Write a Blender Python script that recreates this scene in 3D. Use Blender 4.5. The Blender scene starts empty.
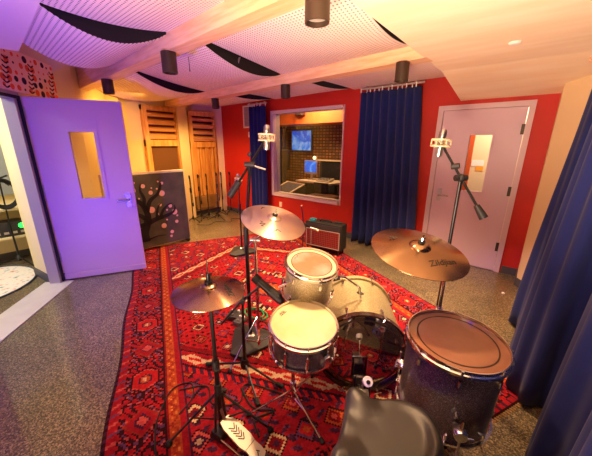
import bpy, bmesh, math, random
from math import sin, cos, pi, radians as R, sqrt, atan2, hypot
from mathutils import Vector as V, Matrix as M, noise
random.seed(7)
S = bpy.context.scene
COL = S.collection

# ------------------------------------------------------------------ colours and materials
def lin(c):
    return tuple(((v/255)/12.92 if v <= 10 else ((v/255+.055)/1.055)**2.4) for v in c)

def mat(name, rgb, rough=.5, metal=0., var=0., scale=20., bump=0., bscale=60., rgb2=None, coat=0., aniso=0., spec=.5, emit=0., stretch=None, sheen=0.):
    m = bpy.data.materials.new(name); m.use_nodes = True
    nt = m.node_tree; b = nt.nodes['Principled BSDF']
    c = lin(rgb)
    b.inputs['Base Color'].default_value = (*c, 1)
    b.inputs['Roughness'].default_value = rough
    b.inputs['Metallic'].default_value = metal
    b.inputs['Specular IOR Level'].default_value = spec
    b.inputs['Coat Weight'].default_value = coat
    b.inputs['Coat Roughness'].default_value = .08
    if sheen: b.inputs['Sheen Weight'].default_value = sheen
    L = nt.links.new
    if var or rgb2 or bump:
        tc = nt.nodes.new('ShaderNodeTexCoord'); src = tc.outputs['Object']
        if stretch:
            mp = nt.nodes.new('ShaderNodeMapping'); mp.inputs['Scale'].default_value = stretch
            L(src, mp.inputs['Vector']); src = mp.outputs['Vector']
    if var or rgb2:
        n = nt.nodes.new('ShaderNodeTexNoise'); n.inputs['Scale'].default_value = scale; n.inputs['Detail'].default_value = 5
        L(src, n.inputs['Vector'])
        r = nt.nodes.new('ShaderNodeValToRGB')
        c2 = lin(rgb2) if rgb2 else tuple(v*(1-var) for v in c)
        r.color_ramp.elements[0].position = .38; r.color_ramp.elements[1].position = .62
        r.color_ramp.elements[0].color = (*c2, 1); r.color_ramp.elements[1].color = (*c, 1)
        L(n.outputs['Fac'], r.inputs['Fac']); L(r.outputs['Color'], b.inputs['Base Color'])
    if bump:
        n2 = nt.nodes.new('ShaderNodeTexNoise'); n2.inputs['Scale'].default_value = bscale; n2.inputs['Detail'].default_value = 3
        L(src, n2.inputs['Vector'])
        bp = nt.nodes.new('ShaderNodeBump'); bp.inputs['Strength'].default_value = bump; bp.inputs['Distance'].default_value = .01
        L(n2.outputs['Fac'], bp.inputs['Height']); L(bp.outputs['Normal'], b.inputs['Normal'])
    if aniso:
        tg = nt.nodes.new('ShaderNodeTangent'); tg.direction_type = 'RADIAL'; tg.axis = 'Z'
        b.inputs['Anisotropic'].default_value = aniso; b.inputs['Anisotropic Rotation'].default_value = .25
        L(tg.outputs['Tangent'], b.inputs['Tangent'])
    if emit:
        b.inputs['Emission Color'].default_value = (*c, 1); b.inputs['Emission Strength'].default_value = emit
    return m

def nodes_of(m): return m.node_tree.nodes, m.node_tree.links.new, m.node_tree.nodes['Principled BSDF']

def wood(name, a, b, rough=.45, axis=(1, 12, 12), scale=2.2):
    return mat(name, a, rough, rgb2=b, scale=scale, stretch=axis, bump=.05, bscale=6)

def speckle(name, a, b, c, scale, rough, metal=0., coat=0.):
    m = mat(name, a, rough, metal, coat=coat); N, L, P = nodes_of(m)
    tc = N.new('ShaderNodeTexCoord')
    v = N.new('ShaderNodeTexVoronoi'); v.inputs['Scale'].default_value = scale
    L(tc.outputs['Object'], v.inputs['Vector'])
    s = N.new('ShaderNodeSeparateColor'); L(v.outputs['Color'], s.inputs['Color'])
    r = N.new('ShaderNodeValToRGB'); e = r.color_ramp.elements
    e[0].color = (*lin(b), 1); e[0].position = .12
    e[1].color = (*lin(c), 1); e[1].position = .95
    k = e.new(.45); k.color = (*lin(a), 1); k = e.new(.75); k.color = (*lin(a), 1)
    L(s.outputs['Red'], r.inputs['Fac']); L(r.outputs['Color'], P.inputs['Base Color'])
    return m

def perforated(name, rgb, pitch=.028, rad=.21):
    m = mat(name, rgb, .55); N, L, P = nodes_of(m)
    tc = N.new('ShaderNodeTexCoord'); sp = N.new('ShaderNodeSeparateXYZ'); L(tc.outputs['UV'], sp.inputs['Vector'])
    outs = []
    for ax in 'XY':
        d = N.new('ShaderNodeMath'); d.operation = 'DIVIDE'; L(sp.outputs[ax], d.inputs[0]); d.inputs[1].default_value = pitch
        f = N.new('ShaderNodeMath'); f.operation = 'FRACT'; L(d.outputs[0], f.inputs[0])
        s = N.new('ShaderNodeMath'); s.operation = 'SUBTRACT'; L(f.outputs[0], s.inputs[0]); s.inputs[1].default_value = .5
        q = N.new('ShaderNodeMath'); q.operation = 'MULTIPLY'; L(s.outputs[0], q.inputs[0]); L(s.outputs[0], q.inputs[1])
        outs.append(q)
    a = N.new('ShaderNodeMath'); a.operation = 'ADD'; L(outs[0].outputs[0], a.inputs[0]); L(outs[1].outputs[0], a.inputs[1])
    g = N.new('ShaderNodeMath'); g.operation = 'GREATER_THAN'; L(a.outputs[0], g.inputs[0]); g.inputs[1].default_value = rad*rad
    mx = N.new('ShaderNodeMix'); mx.data_type = 'RGBA'
    L(g.outputs[0], mx.inputs['Factor']); mx.inputs['A'].default_value = (*lin((70, 40, 38)), 1); mx.inputs['B'].default_value = (*lin(rgb), 1)
    L(mx.outputs['Result'], P.inputs['Base Color'])
    return m

def glass(name, tint=(235, 240, 240), refl=1.0):
    m = bpy.data.materials.new(name); m.use_nodes = True; nt = m.node_tree; nt.nodes.clear()
    o = nt.nodes.new('ShaderNodeOutputMaterial'); t = nt.nodes.new('ShaderNodeBsdfTransparent'); t.inputs['Color'].default_value = (*lin(tint), 1)
    g = nt.nodes.new('ShaderNodeBsdfGlossy'); g.inputs['Roughness'].default_value = .02
    f = nt.nodes.new('ShaderNodeFresnel'); f.inputs['IOR'].default_value = 1.35
    x = nt.nodes.new('ShaderNodeMixShader'); L = nt.links.new
    L(f.outputs[0], x.inputs[0]); L(t.outputs[0], x.inputs[1]); L(g.outputs[0], x.inputs[2]); L(x.outputs[0], o.inputs['Surface'])
    return m

def emission(name, rgb, strength):
    return mat(name, rgb, .4, emit=strength)

X = {}
X['cream'] = mat('cream_paint', (232, 205, 160), .75, var=.04, scale=3)
X['hall_cream'] = mat('hall_paint', (226, 208, 160), .75, var=.03, scale=3)
X['ceiling_white'] = mat('ceiling_paint', (248, 234, 222), .7)
X['soffit'] = mat('soffit_paint', (250, 232, 204), .6, rgb2=(244, 220, 186), scale=1.2, stretch=(1, 5, 1))
X['red'] = mat('red_paint', (192, 28, 8), .6, var=.08, scale=2)
X['baseboard'] = mat('grey_rubber_base', (74, 72, 78), .6)
X['beam'] = wood('light_fir', (240, 196, 156), (224, 172, 128), axis=(1.2, 14, 14))
X['oak'] = wood('panel_pine', (228, 172, 100), (204, 140, 70), axis=(8, 8, 1.2))
X['oak_h'] = wood('panel_pine_across', (226, 168, 98), (200, 136, 70), axis=(8, 1.2, 8))
X['brownfelt'] = mat('brown_felt', (104, 66, 34), .95, bump=.2, bscale=200)
X['tanfelt'] = mat('tan_felt', (150, 112, 66), .95, bump=.2, bscale=200)
X['slot'] = mat('slot_felt', (92, 30, 14), .9)
X['perf'] = perforated('perforated_ceiling', (246, 222, 212))
X['blackfelt'] = mat('black_felt', (26, 20, 18), .95, bump=.2, bscale=150)
X['door'] = mat('lilac_door_paint', (206, 176, 196), .42, var=.02, scale=2)
X['doorframe'] = mat('lilac_frame_paint', (206, 178, 190), .45)
X['greyframe'] = mat('grey_steel_frame', (160, 150, 148), .45)
X['gasket'] = mat('black_gasket', (14, 12, 18), .7)
X['steel'] = mat('brushed_steel', (190, 188, 186), .3, 1., var=.1, scale=40)
X['chrome'] = mat('chrome', (225, 225, 228), .12, 1.)
X['threshold'] = mat('aluminium_threshold', (206, 202, 202), .5, .2, var=.06, scale=8)
X['black'] = mat('black_enamel', (20, 19, 21), .35)
X['rubber'] = mat('black_rubber', (16, 15, 15), .75)
X['castiron'] = mat('black_cast_iron', (34, 30, 30), .55, bump=.1, bscale=120)
X['bronze_dark'] = mat('dark_bronze_spot', (64, 48, 36), .45, .3)
X['leather'] = mat('black_leather', (46, 43, 38), .36, bump=.12, bscale=420)
X['curtain'] = mat('navy_velvet', (13, 28, 98), .95, var=.15, scale=6, sheen=.06)
X['cymbal'] = mat('bronze_cymbal', (182, 146, 110), .22, 1., aniso=.8, var=.1, scale=9)
X['cymbal_dark'] = mat('aged_bronze_cymbal', (172, 142, 110), .22, 1., aniso=.8, var=.12, scale=9)
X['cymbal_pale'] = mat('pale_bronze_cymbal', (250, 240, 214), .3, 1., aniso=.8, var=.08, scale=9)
X['ink'] = mat('black_ink', (24, 18, 14), .6)
X['sparkle'] = speckle('champagne_sparkle', (158, 148, 108), (136, 126, 90), (210, 202, 166), 420, .35, .15, coat=.5)
X['sparkle_shaded'] = speckle('shaded_sparkle', (52, 38, 38), (38, 28, 30), (140, 122, 126), 520, .35, .2, coat=.5)  # the kick's sparkle finish with the floor tom's shade mixed into the colour
X['blackshell'] = speckle('black_oyster_shell', (38, 32, 32), (24, 20, 22), (84, 76, 78), 300, .3, .3, coat=.6)
X['coated'] = mat('coated_drumhead', (216, 206, 168), .5, rgb2=(206, 190, 138), scale=5)
X['clearhead'] = mat('amber_drumhead', (160, 114, 90), .3, rgb2=(146, 100, 74), scale=4, coat=.3)
X['wornhead'] = mat('worn_drumhead', (176, 156, 148), .45, rgb2=(156, 112, 84), scale=6)
X['creamring'] = mat('cream_collar', (226, 204, 166), .4)
X['ring'] = mat('dark_film_ring', (48, 32, 24), .4)
X['battle'] = mat('dark_inside_drumhead', (40, 22, 18), .04, coat=1., spec=1.)  # clear head; the dark inside of the drum is put into its colour
X['battle'].node_tree.nodes['Principled BSDF'].inputs['IOR'].default_value = 2.4
X['hoopblack'] = mat('black_lacquer_hoop', (54, 30, 20), .25, coat=.5)
X['amp'] = mat('black_tolex', (28, 26, 26), .6, bump=.3, bscale=300)
X['silvertrim'] = mat('silver_piping', (190, 180, 168), .4, .5)
X['white'] = mat('white_plastic', (235, 232, 226), .45)
X['whitefelt'] = mat('white_felt', (238, 232, 220), .9)
X['micbody'] = mat('satin_nickel', (206, 200, 190), .28, .9)
X['canvas'] = mat('dark_canvas', (92, 86, 68), .85, rgb2=(72, 70, 56), scale=4)
X['treeink'] = mat('black_tree_paint', (12, 11, 12), .7)
X['blossom'] = mat('pink_blossom_paint', (232, 180, 168), .7)
X['gobofab'] = mat('gobo_frame_wood', (226, 206, 162), .6, var=.15, scale=10)
X['printbase'] = mat('peach_panel_fabric', (250, 212, 172), .9)
X['printorange'] = mat('orange_print', (236, 100, 40), .9)
X['printdark'] = mat('dark_print', (52, 28, 30), .9)
X['glass'] = glass('window_glass'); X['doorglass'] = glass('door_glass', (246, 246, 242))
X['ledgreen'] = emission('green_led', (40, 240, 80), 3.)
X['greencable'] = mat('green_cable', (34, 150, 84), .5)
X['teal'] = mat('teal_tape', (40, 140, 160), .5)
X['greypanel'] = mat('grey_acoustic_fabric', (150, 156, 158), .95, bump=.2, bscale=150)
X['paper'] = mat('white_paper', (236, 234, 228), .8); X['orangepaper'] = mat('orange_paper', (250, 170, 40), .8)
X['graphite'] = mat('graphite_plastic', (44, 42, 44), .5)
X['deskwood'] = mat('desk_laminate', (196, 176, 150), .5)
X['rackbrown'] = wood('rack_walnut', (92, 56, 36), (66, 38, 24))
X['diffuser'] = None
X['ledviolet'] = emission('violet_lamp', (150, 120, 255), 8.)
X['lens'] = mat('frosted_lens', (150, 146, 140), .35)

# floor: polished dark terrazzo / sealed concrete
m = mat('polished_terrazzo', (104, 92, 74), .3, coat=.6); N, L, P = nodes_of(m)
tc = N.new('ShaderNodeTexCoord')
n1 = N.new('ShaderNodeTexVoronoi'); n1.inputs['Scale'].default_value = 140
L(tc.outputs['Object'], n1.inputs['Vector'])
sc_ = N.new('ShaderNodeSeparateColor'); L(n1.outputs['Color'], sc_.inputs['Color'])
r = N.new('ShaderNodeValToRGB'); e = r.color_ramp.elements
e[0].position = .1; e[0].color = (*lin((56, 49, 39)), 1); e[1].position = .97; e[1].color = (*lin((168, 152, 120)), 1)
k = e.new(.6); k.color = (*lin((112, 99, 75)), 1)
L(sc_.outputs['Red'], r.inputs['Fac'])
n2 = N.new('ShaderNodeTexNoise'); n2.inputs['Scale'].default_value = 2.5; L(tc.outputs['Object'], n2.inputs['Vector'])
r2 = N.new('ShaderNodeValToRGB'); r2.color_ramp.elements[0].position = .3; r2.color_ramp.elements[0].color = (.72, .72, .72, 1); r2.color_ramp.elements[1].position = .7
L(n2.outputs['Fac'], r2.inputs['Fac'])
mx = N.new('ShaderNodeMix'); mx.data_type = 'RGBA'; mx.blend_type = 'MULTIPLY'; mx.inputs['Factor'].default_value = 1
L(r.outputs['Color'], mx.inputs['A']); L(r2.outputs['Color'], mx.inputs['B']); L(mx.outputs['Result'], P.inputs['Base Color'])
X['floor'] = m

# diffuser wall of small wooden blocks (control room)
m = mat('wood_block_diffuser', (140, 92, 52), .6); N, L, P = nodes_of(m)
tc = N.new('ShaderNodeTexCoord'); mp = N.new('ShaderNodeMapping'); mp.inputs['Rotation'].default_value = (R(90), 0, 0); L(tc.outputs['Object'], mp.inputs['Vector'])
bk = N.new('ShaderNodeTexBrick'); bk.inputs['Scale'].default_value = 1; bk.inputs['Brick Width'].default_value = .11; bk.inputs['Row Height'].default_value = .08
bk.offset = 0; bk.inputs['Mortar Size'].default_value = .016
bk.inputs['Color1'].default_value = (*lin((176, 122, 74)), 1); bk.inputs['Color2'].default_value = (*lin((116, 74, 42)), 1); bk.inputs['Mortar'].default_value = (*lin((70, 44, 26)), 1)
L(mp.outputs['Vector'], bk.inputs['Vector']); L(bk.outputs['Color'], P.inputs['Base Color'])
X['diffuser'] = m

# amp grille cloth: diamond weave
m = mat('oxblood_grille', (112, 26, 20), .75); N, L, P = nodes_of(m)
tc = N.new('ShaderNodeTexCoord'); mp = N.new('ShaderNodeMapping'); mp.inputs['Rotation'].default_value = (0, R(45), 0); L(tc.outputs['Object'], mp.inputs['Vector'])
ck = N.new('ShaderNodeTexChecker'); ck.inputs['Scale'].default_value = 46; ck.inputs['Color1'].default_value = (*lin((136, 34, 26)), 1); ck.inputs['Color2'].default_value = (*lin((66, 16, 14)), 1)
L(mp.outputs['Vector'], ck.inputs['Vector']); L(ck.outputs['Color'], P.inputs['Base Color']); X['grille'] = m

# screen picture: blue desktop with soft shapes
m = mat('lit_screen', (30, 110, 240), .3); N, L, P = nodes_of(m)
tc = N.new('ShaderNodeTexCoord'); wv = N.new('ShaderNodeTexNoise'); wv.inputs['Scale'].default_value = 3.2; wv.inputs['Distortion'].default_value = 1.2; L(tc.outputs['Object'], wv.inputs['Vector'])
r = N.new('ShaderNodeValToRGB'); e = r.color_ramp.elements; e[0].position = .42; e[0].color = (*lin((20, 70, 210)), 1); e[1].position = .62; e[1].color = (*lin((170, 205, 245)), 1)
k = e.new(.5); k.color = (*lin((40, 130, 240)), 1)
L(wv.outputs['Fac'], r.inputs['Fac']); L(r.outputs['Color'], P.inputs['Emission Color']); P.inputs['Emission Strength'].default_value = .85; X['screen'] = m

# ------------------------------------------------------------------ mesh helpers
def I4(): return M.Identity(4)
def fr(loc=(0, 0, 0), rot=(0, 0, 0)):
    return M.Translation(loc) @ M.Rotation(rot[2], 4, 'Z') @ M.Rotation(rot[1], 4, 'Y') @ M.Rotation(rot[0], 4, 'X')
def zto(d):
    return V(d).normalized().to_track_quat('Z', 'Y').to_matrix().to_4x4()

class B:
    def __init__(s): s.bm = bmesh.new()
    def box(s, size, loc=(0, 0, 0), rot=(0, 0, 0), mtx=None, bev=0.):
        mm = (mtx if mtx is not None else I4()) @ fr(loc, rot) @ M.Diagonal((*size, 1))
        g = bmesh.ops.create_cube(s.bm, size=1, matrix=mm)
        if bev:
            es = {e for v in g['verts'] for e in v.link_edges}
            bmesh.ops.bevel(s.bm, geom=list(es), offset=bev, segments=2, affect='EDGES', profile=.6)
        return s
    def bb(s, lo, hi, bev=0.):
        return s.box([hi[i]-lo[i] for i in range(3)], [(hi[i]+lo[i])/2 for i in range(3)], bev=bev)
    def tube(s, p0, p1, r0, r1=None, seg=10, cap=True):
        p0, p1 = V(p0), V(p1); r1 = r0 if r1 is None else r1
        d = p1-p0
        mm = M.Translation((p0+p1)/2) @ zto(d)
        bmesh.ops.create_cone(s.bm, cap_ends=cap, segments=seg, radius1=r0, radius2=r1, depth=d.length, matrix=mm)
        return s
    def path(s, pts, r, seg=8, closed=False):
        pts = [V(p) for p in pts]; n = len(pts); rings = []
        prev = None
        for i, p in enumerate(pts):
            a = pts[(i-1) % n] if (closed or i > 0) else p
            b = pts[(i+1) % n] if (closed or i < n-1) else p
            t = (b-a).normalized()
            if prev is None:
                u = t.orthogonal().normalized()
            else:
                u = (prev - t*prev.dot(t))
                u = u.normalized() if u.length > 1e-6 else t.orthogonal().normalized()
            prev = u; w = t.cross(u)
            rr = r[i] if isinstance(r, (list, tuple)) else r
            rings.append([s.bm.verts.new(p + rr*(u*cos(2*pi*k/seg) + w*sin(2*pi*k/seg))) for k in range(seg)])
        m = n if closed else n-1
        for i in range(m):
            A, Bq = rings[i], rings[(i+1) % n]
            for k in range(seg):
                s.bm.faces.new((A[k], A[(k+1) % seg], Bq[(k+1) % seg], Bq[k]))
        if not closed:
            s.bm.faces.new(rings[0][::-1]); s.bm.faces.new(rings[-1])
        return s
    def lathe(s, prof, seg=48, mtx=None):
        mm = mtx if mtx is not None else I4(); rings = []
        for r, z in prof:
            if r < 1e-6: rings.append([s.bm.verts.new(mm @ V((0, 0, z)))])
            else: rings.append([s.bm.verts.new(mm @ V((r*cos(2*pi*k/seg), r*sin(2*pi*k/seg), z))) for k in range(seg)])
        for A, C in zip(rings, rings[1:]):
            if len(A) == 1 and len(C) == 1: continue
            for k in range(seg):
                k2 = (k+1) % seg
                if len(A) == 1: s.bm.faces.new((A[0], C[k2], C[k]))
                elif len(C) == 1: s.bm.faces.new((A[k], A[k2], C[0]))
                else: s.bm.faces.new((A[k], A[k2], C[k2], C[k]))
        return s
    def ball(s, c, r, seg=16, scale=(1, 1, 1)):
        bmesh.ops.create_uvsphere(s.bm, u_segments=seg, v_segments=max(6, seg//2), radius=r, matrix=M.Translation(c) @ M.Diagonal((*scale, 1)))
        return s
    def prism(s, poly, z0, z1, mtx=None):
        mm = mtx if mtx is not None else I4()
        a = [s.bm.verts.new(mm @ V((x, y, z0))) for x, y in poly]; b = [s.bm.verts.new(mm @ V((x, y, z1))) for x, y in poly]
        n = len(poly)
        for i in range(n): s.bm.faces.new((a[i], a[(i+1) % n], b[(i+1) % n], b[i]))
        s.bm.faces.new(a[::-1]); s.bm.faces.new(b)
        return s
    def xf(s, mtx): bmesh.ops.transform(s.bm, matrix=mtx, verts=s.bm.verts); return s

def obj(name, b, m, parent=None, smooth=True, label=None, angle=35):
    bmesh.ops.recalc_face_normals(b.bm, faces=b.bm.faces)
    me = bpy.data.meshes.new(name); b.bm.to_mesh(me); b.bm.free()
    if smooth:
        for p in me.polygons: p.use_smooth = True
        try: me.set_sharp_from_angle(angle=R(angle))
        except Exception: pass
    me.materials.append(m)
    o = bpy.data.objects.new(name, me); COL.objects.link(o)
    if parent: o.parent = parent
    if label: o['label'] = label
    return o
def tag(o, label, cat, group=None, kind=None):
    o['label'] = label; o['category'] = cat
    if group: o['group'] = group
    if kind: o['kind'] = kind
    return o
def thing(name, label, cat, loc=(0, 0, 0), rz=0., group=None):
    o = bpy.data.objects.new(name, None); COL.objects.link(o); o.empty_display_size = .1
    o.location = loc; o.rotation_euler = (0, 0, rz)
    return tag(o, label, cat, group)
def struct(name, b, m, parent=None, smooth=False):
    o = obj(name, b, m, parent, smooth)
    if not parent: o['kind'] = 'structure'
    return o
def sempty(name, loc, rz=0):
    o = bpy.data.objects.new(name, None); COL.objects.link(o); o.location = loc; o.rotation_euler = (0, 0, rz); o['kind'] = 'structure'
    return o
def dup(root, loc, rz=None, label=None):
    def cp(o, par):
        c = o.copy(); COL.objects.link(c)
        if par: c.parent = par
        for ch in kids[o]: cp(ch, c)
        return c
    kids = {}
    def collect(o):
        kids[o] = list(o.children)
        for c in kids[o]: collect(c)
    collect(root)
    r = cp(root, None); r.location = loc
    if rz is not None: r.rotation_euler = (0, 0, rz)
    if label: r['label'] = label
    return r
def lamp(name, kind, loc, energy, rgb, target=None, size=.1, spot=90, blend=.5, sizey=None, spread=180):
    l = bpy.data.lights.new(name, kind); l.energy = energy; l.color = lin(rgb) if max(rgb) > 1 else rgb
    if kind == 'AREA':
        l.size = size; l.spread = R(spread)
        if sizey: l.shape = 'RECTANGLE'; l.size_y = sizey
    else: l.shadow_soft_size = size
    if kind == 'SPOT': l.spot_size = R(spot); l.spot_blend = blend
    o = bpy.data.objects.new(name, l); COL.objects.link(o); o.location = loc
    if target is not None: o.rotation_euler = (V(target)-V(loc)).to_track_quat('-Z', 'Y').to_euler()
    return o

# ------------------------------------------------------------------ camera
cam = bpy.data.cameras.new('camera'); co = bpy.data.objects.new('camera', cam); COL.objects.link(co)
rt = V((0.77573711, 0.63103392, 0.00530406)); up = V((-0.18297207, 0.21686974, 0.95889975)); fw = V((-0.60394798, 0.74482462, -0.28369549))
co.matrix_world = M(((rt.x, up.x, -fw.x, 0), (rt.y, up.y, -fw.y, 0), (rt.z, up.z, -fw.z, 1.6674), (0, 0, 0, 1)))
cam.sensor_width = 36; cam.lens = 36*284.46/592; cam.clip_start = .02
S.camera = co

# ------------------------------------------------------------------ SETTING
struct('floor', B().bb((-9, -3, -.1), (3, 9, 0)), X['floor'])
struct('ceiling', B().bb((-9, -3, 2.72), (3, 4.6, 2.82)), X['ceiling_white'])
YR = 4.526
# red wall, with an opening for the window and one for the door
WX0, WX1, WZ0, WZ1 = -4.32, -2.63, .61, 2.28
DX0, DX1, DZ = -1.1, -.12, 2.14
w = B()
w.bb((-6.2, YR, 0), (WX0, YR+.2, 2.72)); w.bb((WX0, YR, 0), (WX1, YR+.2, WZ0)); w.bb((WX0, YR, WZ1), (WX1, YR+.2, 2.72))
w.bb((WX1, YR, 0), (DX0, YR+.2, 2.72)); w.bb((DX0, YR, DZ), (DX1, YR+.2, 2.72)); w.bb((DX1, YR, 0), (.115, YR+.2, 2.72))
struct('wall_far', w, X['red'])
bw = B()
for a, b_ in ((-6.0, -4.95), (-4.95, -1.16), (-.07, .105)): bw.bb((a, YR-.014, 0), (b_, YR, .1))
struct('baseboard_far', bw, X['baseboard'])
struct('wall_back', B().bb((-6.25, 1.6, 0), (-6.05, 4.8, 2.72)), X['cream'])
struct('baseboard_back', B().bb((-6.05, 1.9, 0), (-6.036, 4.52, .1)), X['baseboard'])
# pilaster between the two wood panels and the facet at the corner
struct('trim_1', B().bb((-6.05, 3.36, 0), (-5.93, 3.58, 2.72)), X['cream'])
struct('trim_2', B().prism([(-6.05, 4.34), (-5.98, 4.526), (-6.05, 4.526)], 0, 2.72), X['cream'])
# diagonal entry wall
LA = V((-3.5, .02, 0)); LD = V((-.7676, .641, 0)); LN = V((.641, .7676, 0))  # LN points into the studio
LM = M(((LD.x, -LN.x, 0, LA.x), (LD.y, -LN.y, 0, LA.y), (0, 0, 1, 0), (0, 0, 0, 1)))   # u along the wall, v out of the studio
T0, T1, DH = -.12, .955, 2.1
w = B()
for lo, hi in (((-3.2, 0, 0), (T0-.06, .11, 2.72)), ((T1+.06, 0, 0), (3.35, .11, 2.72)), ((T0-.06, 0, DH+.06), (T1+.06, .11, 2.72))): w.bb(lo, hi)
struct('wall_left', w.xf(LM), X['cream'])
t = B()
t.bb((T0-.06, -.015, 0), (T0, .115, DH)); t.bb((T1, -.0, 0), (T1+.06, .115, DH)); t.bb((T0-.06, -.015, DH), (T1+.06, .115, DH+.06))
struct('trim_3', t.xf(LM), X['greyframe'])
struct('trim_4', B().bb((T1+.035, -.018, 0), (T1+.065, .0, DH+.03)).bb((T0-.06, -.018, DH), (T1+.065, 0, DH+.03)).xf(LM), X['gasket'])
struct('trim_5', B().bb((T0-.06, -.12, 0), (T1+.06, .2, .012), .004).xf(LM), X['threshold'])
struct('baseboard_left', B().bb((T1+.07, -.014, 0), (3.2, 0, .1)).xf(LM), X['baseboard'])
# right side: short return, then a diagonal cream wall behind the drapes
rp = [(.105, YR+.02), (.105, 4.2), (.66, 3.55), (.66, -2.4), (.9, -2.4), (.9, 4.7), (.105, 4.7)]
struct('wall_right', B().prism(rp, 0, 2.72), X['cream'])
struct('baseboard_right', B().prism([(.091, YR-.014), (.091, 4.195), (.105, 4.2), (.105, YR-.014)], 0, .1).prism([(.093, 4.19), (.65, 3.54), (.66, 3.55), (.105, 4.2)], 0, .1), X['baseboard'])
struct('wall_rear', B().bb((-2.6, -2.6, 0), (.9, -2.4, 2.72)), X['cream'])

# window_1: control room window
win = sempty('window_1', (WX0, YR, WZ0))
W_, H_ = WX1-WX0, WZ1-WZ0
b = B()
for lo, hi in (((-.03, -.02, -.03), (.035, .2, H_+.025)), ((W_-.012, -.02, -.03), (W_+.012, .2, H_+.025)), ((.035, -.02, H_-.03), (W_-.035, .2, H_+.025)), ((.035, -.03, -.03), (W_-.035, .2, .035))): b.bb(lo, hi, .004)
struct('window_frame', b, mat('window_trim_paint', (214, 192, 184), .5), win)
struct('pane', B().bb((.03, .08, .03), (W_-.03, .09, H_-.02)), X['glass'], win)

# doors
def door_leaf(d, w, h, face, glass_rect, handle_u, handle_z, hinges, hinge_u, gmat, sweep=True, th=.045):
    # local: u 0..w along +x, thickness y 0..th (front at y=0 facing -y)
    gu0, gu1, gz0, gz1 = glass_rect
    b = B(); b.bb((0, 0, .012), (gu0, th, h)); b.bb((gu1, 0, .012), (w, th, h)); b.bb((gu0, 0, .012), (gu1, th, gz0)); b.bb((gu0, 0, gz1), (gu1, th, h))
    struct('leaf', b, face, d)
    b = B(); q = .035
    for lo, hi in (((gu0-q, -.006, gz0-q), (gu0, th+.006, gz1+q)), ((gu1, -.006, gz0-q), (gu1+q, th+.006, gz1+q)), ((gu0, -.006, gz0-q), (gu1, th+.006, gz0)), ((gu0, -.006, gz1), (gu1, th+.006, gz1+q))): b.bb(lo, hi)
    struct('vision_frame', b, face, d)
    struct('pane', B().bb((gu0, th/2-.003, gz0), (gu1, th/2+.003, gz1)), gmat, d)
    sgn = 1 if handle_u < w/2 else -1
    b = B(); b.bb((handle_u-.03, -.01, handle_z-.09), (handle_u+.03, 0, handle_z+.09), .004)
    pl = struct('handle_plate', b, X['steel'], d)
    b = B(); b.tube((handle_u, -.008, handle_z), (handle_u, -.055, handle_z), .011); b.tube((handle_u, -.05, handle_z), (handle_u+sgn*.12, -.05, handle_z), .01)
    b.ball((handle_u, -.05, handle_z), .011); b.ball((handle_u+sgn*.12, -.05, handle_z), .01)
    obj('lever', b, X['chrome'], pl)
    obj('lock_cylinder', B().tube((handle_u, -.006, handle_z+.07), (handle_u, -.02, handle_z+.07), .014, seg=16), X['steel'], pl)
    for hz in hinges:
        struct('hinge', B().bb((hinge_u-.03, -.012, hz-.06), (hinge_u+.03, .004, hz+.06), .002), X['silvertrim'] if sweep else X['bronze_dark'], d)
    if sweep:
        s_ = struct('door_sweep', B().bb((0.0, -.012, .015), (w, .0, .085)), face, d)
        for k in range(6): obj('screw', B().tube((.06+k*(w-.12)/5, -.016, .06), (.06+k*(w-.12)/5, -.011, .06), .006, seg=8), X['steel'], s_)
# door_1: lilac door swung open into the studio (hinge at -4.31,.684; free edge at -3.874,1.50)
ang = atan2(1.501-.684, -3.874+4.31)
d1 = sempty('door_1', (-4.31, .684, 0), ang)
door_leaf(d1, .926, 2.13, X['door'], (.365, .605, 1.02, 1.785), .85, .97, (.31, 1.145, 1.97), .0, X['doorglass'])
# door_2: closed lilac door in the red wall
fr2 = B()
for lo, hi in (((DX0-.035, -.03, 0), (DX0+.03, .15, DZ+.03)), ((DX1-.03, -.03, 0), (DX1+.03, .15, DZ+.03)), ((DX0+.03, -.03, DZ-.03), (DX1-.03, .15, DZ+.03)), ((DX0+.03, 0, 0), (DX1-.03, .15, .03))): fr2.bb(lo, hi)
struct('trim_6', fr2.xf(M.Translation((0, YR, 0))), X['doorframe'])
d2 = sempty('door_2', (DX0+.035, YR-.012, 0))
door_leaf(d2, DX1-DX0-.07, 2.105, X['door'], (.355, .605, 1.06, 1.79), .09, .97, (.35, 1.1, 1.85), DX1-DX0-.07, X['doorglass'], sweep=False)

# beams, in the ceiling grid's own frame (turned 4 degrees)
CG = M.Rotation(R(-4.0), 4, 'Z')
def cg(x, v): return CG @ V((x, v, 0))
struct('trim_7', B().bb((-5.4, 1.25, 2.38), (-.86, 1.385, 2.72)).xf(M.Rotation(R(-2.3), 4, 'Z')), X['beam'])
struct('trim_8', B().bb((-6.3, 2.75, 2.38), (-1.06, 2.92, 2.72)).xf(CG), X['beam'])
struct('trim_9', B().bb((-3.9, -3.2, 2.47), (.9, .42, 2.72)).xf(CG), X['ceiling_white'])
# soffit over the right side: flat underside, then sloping down to the red wall
sp_ = [(-2.5, 2.72), (-2.5, 2.38), (3.42, 2.38), (YR, 2.222), (YR, 2.72)]
b = B()
A_ = [b.bm.verts.new((-.885, y, z)) for y, z in sp_]; C_ = [b.bm.verts.new((.9, y, z)) for y, z in sp_]
for i in range(len(sp_)): b.bm.faces.new((A_[i], A_[(i+1) % 5], C_[(i+1) % 5], C_[i]))
b.bm.faces.new(A_[::-1]); b.bm.faces.new(C_)
struct('trim_10', b, X['soffit'])

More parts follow.
